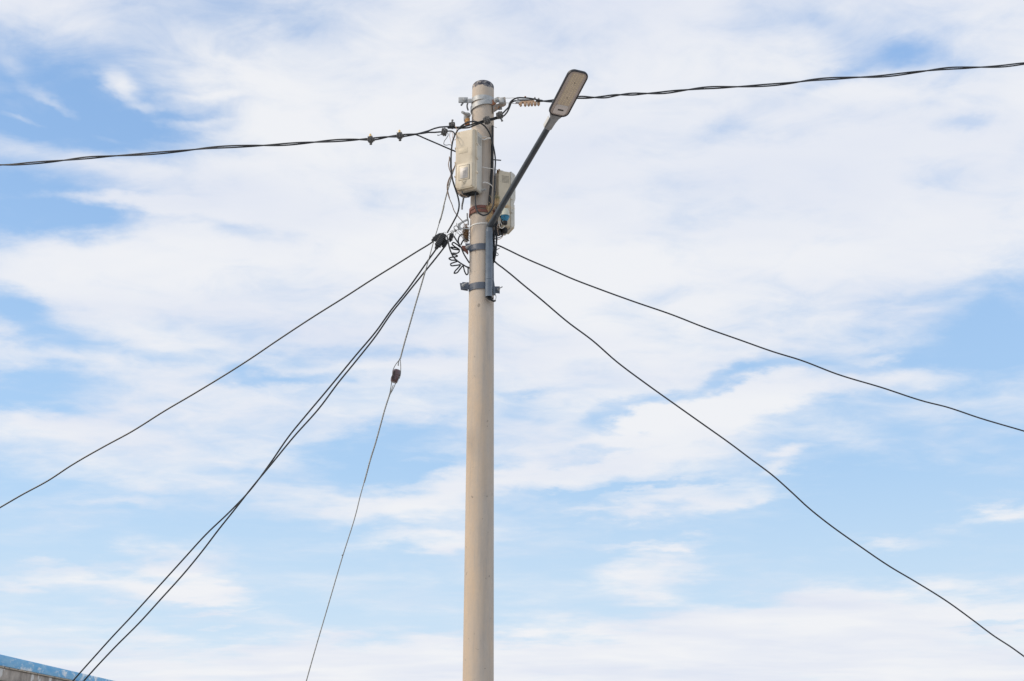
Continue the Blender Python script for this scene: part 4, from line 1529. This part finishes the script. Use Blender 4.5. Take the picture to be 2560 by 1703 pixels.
d3 = conv('S1', [(900, 85), (885, 105), (760, 265), (650, 400), (540, 535), (400, 710), (200, 960), (10, 1238)]) + conv('T3', [(1640, 92), (1560, 190), (1470, 310), (1350, 445), (1260, 555), (1150, 688), (1090, 765), (1010, 865), (930, 970), (855, 1062), (740, 1190), (640, 1300), (530, 1410), (385, 1567)]) + [(130, 1800), (-150, 2150)]
drop(span(d3, 9.93, 12.6), 'steep black drop cable reaching the blue coping, right one of the close pair', .0072)
d4 = conv('M', [(340, 190), (400, 210), (600, 300), (871, 432)]) + conv('T2', [(60, 1188), (180, 1240), (270, 1280), (400, 1330), (560, 1388), (740, 1450), (880, 1505), (1055, 1567)]) + conv('T4', [(1200, 50), (1330, 90), (1500, 155), (1700, 215), (1900, 280), (2000, 305), (2150, 355), (2357, 416)]) + [(3000, 1215), (3800, 1420)]
drop(span(d4, 9.98, 12.0), 'black drop cable leaving the pole higher on the right, reaching the right edge midway', .0072, 'cable_weathered')
d5 = conv('M', [(290, 520), (350, 585), (500, 700), (700, 860), (871, 1005)]) + conv('T2', [(130, 1375), (260, 1485), (370, 1567)]) + conv('T4', [(480, 95), (620, 200), (760, 300), (880, 385), (1000, 470), (1100, 545), (1200, 620), (1290, 700), (1360, 765), (1440, 830), (1600, 945), (1740, 1040), (1850, 1105), (2010, 1205), (2120, 1285), (2220, 1360), (2300, 1412), (2357, 1453)]) + [(2800, 1800), (3300, 2150)]
drop(span(d5, 9.98, 12.8), 'black drop cable leaving the pole lower on the right, falling to the lower right corner', .0072, 'cable_weathered')

# ================================================================ guy wire
gw = thing('guy_wire', 'grey steel stay wire with twisted grips running down left from the pole', 'guy wire', at('H', 395, 140, 9.7))
g1 = conv('Q', [(420, 60), (350, 240), (300, 380), (250, 540), (205, 710), (150, 900), (80, 1180), (10, 1480)])
g2 = conv('K', [(335, 400), (285, 600), (235, 760), (200, 880)])
up_pts = span(g1 + g2, 9.95, 9.90)
m = MB()
m.tube(up_pts, .0062, 6, 14, ridge=.14)
m.build('upper_grip', 'steel_wire', gw)
g3 = conv('K', [(200, 880), (150, 1050), (105, 1190)]) + conv('S1', [(748, 40), (700, 215), (667, 330), (642, 420)])
m = MB()
m.tube(span(g3, 9.90, 9.97), .0040, 7, 5)
m.build('middle_wire', 'steel_wire', gw)
g4 = conv('S1', [(648, 395), (600, 560), (520, 830), (440, 1110), (360, 1390), (318, 1550)])
YA0, YA1 = 9.97, 9.72
m = MB()
m.tube(span(g4, YA0, YA1), .0066, 6, 16, ridge=.14)
m.build('lower_grip', 'steel_wire', gw)
m = MB()
for pts0 in ([(392, 150), (355, 195), (330, 240), (322, 262), (320, 320)], [(394, 150), (398, 200), (399, 250), (396, 300), (385, 340)], [(388, 150), (378, 180), (376, 215)],
             [(392, 140), (380, 168), (372, 212)]):
    m.tube(px('H', pts0, 9.715), .0034, 7, 4)
m.build('upper_bail', 'steel_wire', gw)
m = MB()
for pts0 in ([(345, 285), (325, 310), (312, 345), (308, 390), (300, 440), (290, 500)], [(385, 330), (350, 385), (325, 440), (292, 500)], [(325, 402), (312, 440), (300, 475)]):
    m.tube(px('H', pts0, 9.690), .0036, 7, 4)
m.build('lower_bail', 'steel_wire', gw)
g5 = conv('H', [(296, 480), (250, 620), (200, 800), (150, 980), (100, 1140), (60, 1290), (40, 1360)])
m = MB()
m.tube(span(g5, 9.70, 9.45), .0060, 6, 14, ridge=.14)
m.build('stay_grip', 'steel_wire', gw)
g6 = conv('H', [(42, 1350), (0, 1500)]) + conv('T3', [(1640, 790), (1575, 1000), (1500, 1255), (1450, 1425), (1410, 1567)])
e1 = span(g6, 9.45, 8.7)
dd_ = (e1[-1] - e1[-2]).normalized()
e1.append(e1[-1] + dd_ * (e1[-1].z / -dd_.z))
m = MB()
m.tube(e1, .0040, 7, 5)
m.build('stay_wire', 'steel_wire', gw)
m = MB()
m.blob(at('T3', 1577, 988, 9.1), (.008, .006, .008), 1, .2)
m.build('burr', 'steel_wire', gw)

ic = at('H', 349, 316, 9.70)
ia = (at('H', 366, 255, 9.70) - at('H', 330, 378, 9.70)).normalized()
ins = thing('strain_insulator', 'glossy brown porcelain egg insulator hanging in the middle of the guy wire', 'insulator', ic)
s_, u_ = frame_of(ia, YA)
m = MB()
hl = .056
lo = []
for f, k in ((-1, .74), (-.9, .88), (-.6, 1.0), (-.2, 1.0), (-.15, .93), (.15, .93), (.2, 1.0), (.6, 1.0), (.9, .88), (1, .74)):
    c = ic + ia * hl * f
    w_ = .031 * k
    lo.append([c + s_ * x * w_ + u_ * y * w_ for x, y in ((1, .45), (.45, 1), (-.45, 1), (-1, .45), (-1, -.45), (-.45, -1), (.45, -1), (1, -.45))])
m.loft(lo)
m.build('body', 'insulator_brown', ins, angle=30)
m = MB()
m.box(ic - YA * .0305 - XA * .010, (ia, s_, YA), (.036, .0042, .003), .002)
m.box(ic - YA * .022 + s_ * .024, (ia, s_, u_), (.030, .003, .003), .002)
m.build('wire_groove', 'slot_dark', ins)
m = MB()
for f in (-1, 1):
    m.box(ic - YA * .032 - XA * .010 + s_ * .0075 * f, (ia, s_, YA), (.042, .0022, .0035), .0015)
m.build('groove_lips', 'insulator_brown', ins)

# ================================================================ street lamp
zel = at('D', 1150, 62, 9.872).z
pcx = at('D', 1158, 600, 9.872).x
PIPE = Vector((pcx, 9.872, 0))
lamp = thing('street_lamp', 'grey street lamp with flat LED head on a slanting pipe arm clamped to the pole', 'street lamp', Vector((pcx, 9.872, at('D', 1158, 1300, 9.872).z)))
zbt = at('D', 1158, 1302, 9.872).z
zj1 = at('D', 1158, 158, 9.872).z
zj2 = at('D', 1158, 992, 9.872).z
m = MB()
rP = .0315
pr = [(0, rP - .003), (.0005, rP), (zj2 - zbt - .003, rP), (zj2 - zbt, rP + .0022), (zj2 - zbt + .008, rP + .0022), (zj2 - zbt + .010, rP), (zj1 - zbt - .003, rP), (zj1 - zbt, rP + .0015), (zj1 - zbt + .006, rP + .0015), (zj1 - zbt + .008, rP - .001), (zel - zbt - .01, rP - .001)]
a_ = Vector((pcx, 9.872, zbt))
# open tube: outer then inner wall
seg = 40
rings = []
inner = [(zel - zbt - .06, rP - .006), (.0, rP - .006)]
for d, r_ in inner + [(0.0, rP - .003)] + pr[1:]:
    rings.append([a_ + UP * d + Vector((math.cos(2 * PI * k / seg) * r_, math.sin(2 * PI * k / seg) * r_, 0)) for k in range(seg)])
m.loft(rings)
m.build('upright_pipe', 'paint_slate', lamp, angle=35)
tipv = (1371.5, 317.0)
tip = P(tipv[0], tipv[1], 8.88)
elb = Vector((pcx, 9.872, zel))
m = MB()
ad = (tip - elb).normalized()
m.tube([elb - UP * .03, elb - UP * .012, elb + UP * .002, elb + UP * .010 + ad * .012, elb + ad * .05, elb + ad * .10, elb + (tip - elb) * .5, tip], .0300, 32, 1, smooth=False, r1=.0255)
arm = m.build('arm', 'arm_slate', lamp, angle=60)

# clamps of the lamp
def hook_bolt(par, view, x, y, Y, dx=9, dy=-6):
    p = at(view, x, y, Y)
    mb = MB()
    mb.turned(p + YA * .004, -YA, [(0, .0135), (.003, .0135), (.004, .009), (.010, .009)], 16)
    mb.build('washer', 'galvanised', par)
    mb = MB()
    q = at(view, x + 70, y - 45, Y - .045)
    mb.tube([p + YA * .02, p - YA * .012, q], .0045, 8, smooth=False)
    mb.build('bolt', 'galvanised', par)


zc1 = at('D', 940, 400, 9.89).z
cl1 = MB()
band(cl1, zc1, .058, gap=.002, th=.006, a0=-72, a1=32)
c1 = cl1.build('upper_clamp', 'paint_clamp', lamp)
m = MB()
pL = at('D', 737, 350, 9.95)
pR = at('D', 830, 470, 9.95)
m.prism(px('D', [(735, 345), (830, 347), (845, 470), (800, 475), (745, 440)], 9.935), Vector((0, .008, 0)), .001)
m.build('clamp_ear', 'paint_clamp', c1)
m = MB()
m.prism(px('D', [(672, 385), (745, 388), (775, 450), (790, 500), (780, 530), (730, 480), (672, 450)], 9.955), Vector((0, .03, 0)), .001)
m.build('rusty_hook', 'rust_red', c1)
hook_bolt(c1, 'D', 765, 415, 9.925)
zc2 = at('D', 940, 1095, 9.89).z
cl2 = MB()
band(cl2, zc2, .060, gap=.002, th=.006, a0=-72, a1=32)
c2 = cl2.build('lower_clamp', 'paint_clamp', lamp)
m = MB()
m.prism(px('D', [(680, 1035), (800, 1040), (800, 1165), (695, 1155)], 9.945), Vector((0, .008, 0)), .001)
m.prism(px('D', [(637, 1053), (790, 1050), (780, 1192), (655, 1172)], 9.975), Vector((0, .008, 0)), .001)
m.build('clamp_ear', 'paint_clamp', c2)
hook_bolt(c2, 'D', 697, 1090, 9.935)
m = MB()
m.prism(px('D', [(1240, 1112), (1350, 1112), (1350, 1238), (1262, 1228)], 9.965), Vector((0, .008, 0)), .001)
m.build('clamp_ear', 'paint_clamp', c2)
hook_bolt(c2, 'D', 1328, 1165, 9.955)
# rear mounting strip beside the pipe
m = MB()
m.prism(px('M', [(262, -120), (276, -120), (300, 400), (304, 960), (322, 1080), (345, 1272), (284, 1276), (268, 1100), (270, 500)], 9.93), Vector((0, .03, 0)), .002)
m.build('mounting_strip', 'paint_slate', lamp)
# wires in the mouth of the pipe
m = MB()
m.tube(px('M', [(180, 1300, 9.87), (200, 1360, 9.87), (240, 1390, 9.88), (300, 1420, 9.90), (330, 1410, 9.92)]), .0085, 8)
m.tube(px('M', [(150, 1310, 9.86), (180, 1365, 9.86), (230, 1395, 9.87), (270, 1372, 9.88)]), .006, 8)
m.tube(px('M', [(230, 1310, 9.87), (240, 1365, 9.87), (290, 1350, 9.88)]), .006, 8)
m.build('pipe_wires', 'rubber_black', lamp)
m = MB()
m.tube(px('M', [(330, 1275, 9.94), (350, 1320, 9.93), (345, 1365, 9.92), (312, 1408, 9.91), (270, 1400, 9.89)]), .0040, 8)
m.build('pale_wire', 'white_tie', lamp)

# LED head
hb = P(1340 + 452 / 8.711, 160 + 1128 / 8.711, 8.80)
he = P(1340 + 962 / 8.711, 160 + 152 / 8.711, 8.405)
ha = (he - hb)
HL = ha.length
ha.normalize()
hw_ = Vector((-ha.y, ha.x, 0)).normalized()     # horizontal, across the head, to the right
hn = ha.cross(hw_).normalized()
if hn.z > 0:
    hn = -hn                                       # points down, out of the lens
HWD = .179


def hp(a, b, c):
    return hb + ha * a + hw_ * b + hn * c


def outline(inset, r, l0=0.0, l1=None, taper=.0, n=7):
    l1 = HL if l1 is None else l1
    cx_ = (l0 + l1) / 2
    return rrect(cx_, 0, (l1 - l0) - 2 * inset, HWD - 2 * inset, max(.004, r - inset), n)


m = MB()
lo = []
for c, ins_ in ((-.026, .034), (-.022, .014), (-.012, .003), (-.002, .0), (.004, .002)):
    lo.append([hp(a, b, c) for a, b in outline(ins_, .056)])
m.loft(lo)
m.build('head_housing', 'lamp_dark', lamp, angle=35)
# bezel ring (proud), then the shallow reflector step and board
m = MB()
n_r = len(outline(0, .056))
lo = [[hp(a, b, .003) for a, b in outline(.001, .056)], [hp(a, b, .010) for a, b in outline(.003, .056)], [hp(a, b, .010) for a, b in outline(.010, .056)], [hp(a, b, .0045) for a, b in outline(.012, .056)]]
m.loft(lo, cap=False)
m.build('bezel', 'lamp_dark', lamp, angle=35)
m = MB()
lo = [[hp(a, b, .0040) for a, b in outline(.0105, .056)], [hp(a, b, .0052) for a, b in outline(.012, .056)]]
m.loft(lo)
m.build('lens_surround', 'reflector', lamp)
m = MB()
m.prism([hp(a, b, .0052) for a, b in rrect(HL * .60, .002, HL * .70, HWD * .60, .018)], hn * .0020)
brd = m.build('led_board', 'led_board', lamp)
m = MB()
for i in range(15):
    for j in range(4):
        off = .006 if j % 2 else -.0
        c = hp(HL * (.285 + .628 * i / 14) + off, (j - 1.5) * .0245 + .002, .0074)
        m.turned(c, hn, [(0, .0048), (.0014, .0048), (.0022, .0030)], 8)
m.build('led_dots', 'led_dot', brd)
m = MB()
for f in (.42, .75):
    m.turned(hp(HL * f, .004, .0073), hn, [(0, .0042), (.002, .0042)], 10)
m.build('board_screws', 'slot_dark', brd)
m = MB()
m.prism([hp(a, b, .0053) for a, b in rrect(HL * .155, 0, HL * .20, HWD * .62, .020)], hn * .0055, .001)
drv = m.build('driver_cover', 'driver_cover', lamp)
m = MB()
m.prism([hp(a, b, .0109) for a, b in rrect(HL * .150, .002, .014, .050, .002)], hn * .0008)
m.build('rating_plate', 'slot_dark', drv)
m = MB()
m.prism([hp(a, b, .0109) for a, b in rrect(HL * .238, 0, .006, HWD * .58, .003)], hn * .0008)
m.build('cover_lip', 'lamp_pale', drv)
# neck between pipe and head
m = MB()
lo = []
tipc = tip
nd = (hb - tip)
s0 = 0.0
neck0 = tip - ad * .012
for f, wx, cz in ((0.0, .031, .030), (.02, .0325, .032), (.45, .033, .031), (.70, .040, .026), (.88, .056, .020), (1.0, .066, .014)):
    c = neck0 + (hp(.012, 0, -.012) - neck0) * f
    lo.append([c + hw_ * math.cos(2 * PI * k / 24) * wx + hn * math.sin(2 * PI * k / 24) * cz for k in range(24)])
m.loft(lo)
m.build('neck', 'lamp_grey', lamp, angle=50)
m = MB()
m.prism([neck0 + hw_ * -.0345 + hn * .012 + ad * .002, neck0 + hw_ * -.0345 + hn * -.026 + ad * .002, neck0 + hw_ * -.038 + hn * -.026 + ad * .10, neck0 + hw_ * -.038 + hn * .010 + ad * .10], hw_ * -.004, .001)
m.build('neck_lit_side', 'lamp_pale', lamp)  # sunlit left side of the neck, painted in as a pale plate
for o in list(bpy.data.objects):
    if 'org' in o:
        del o['org']
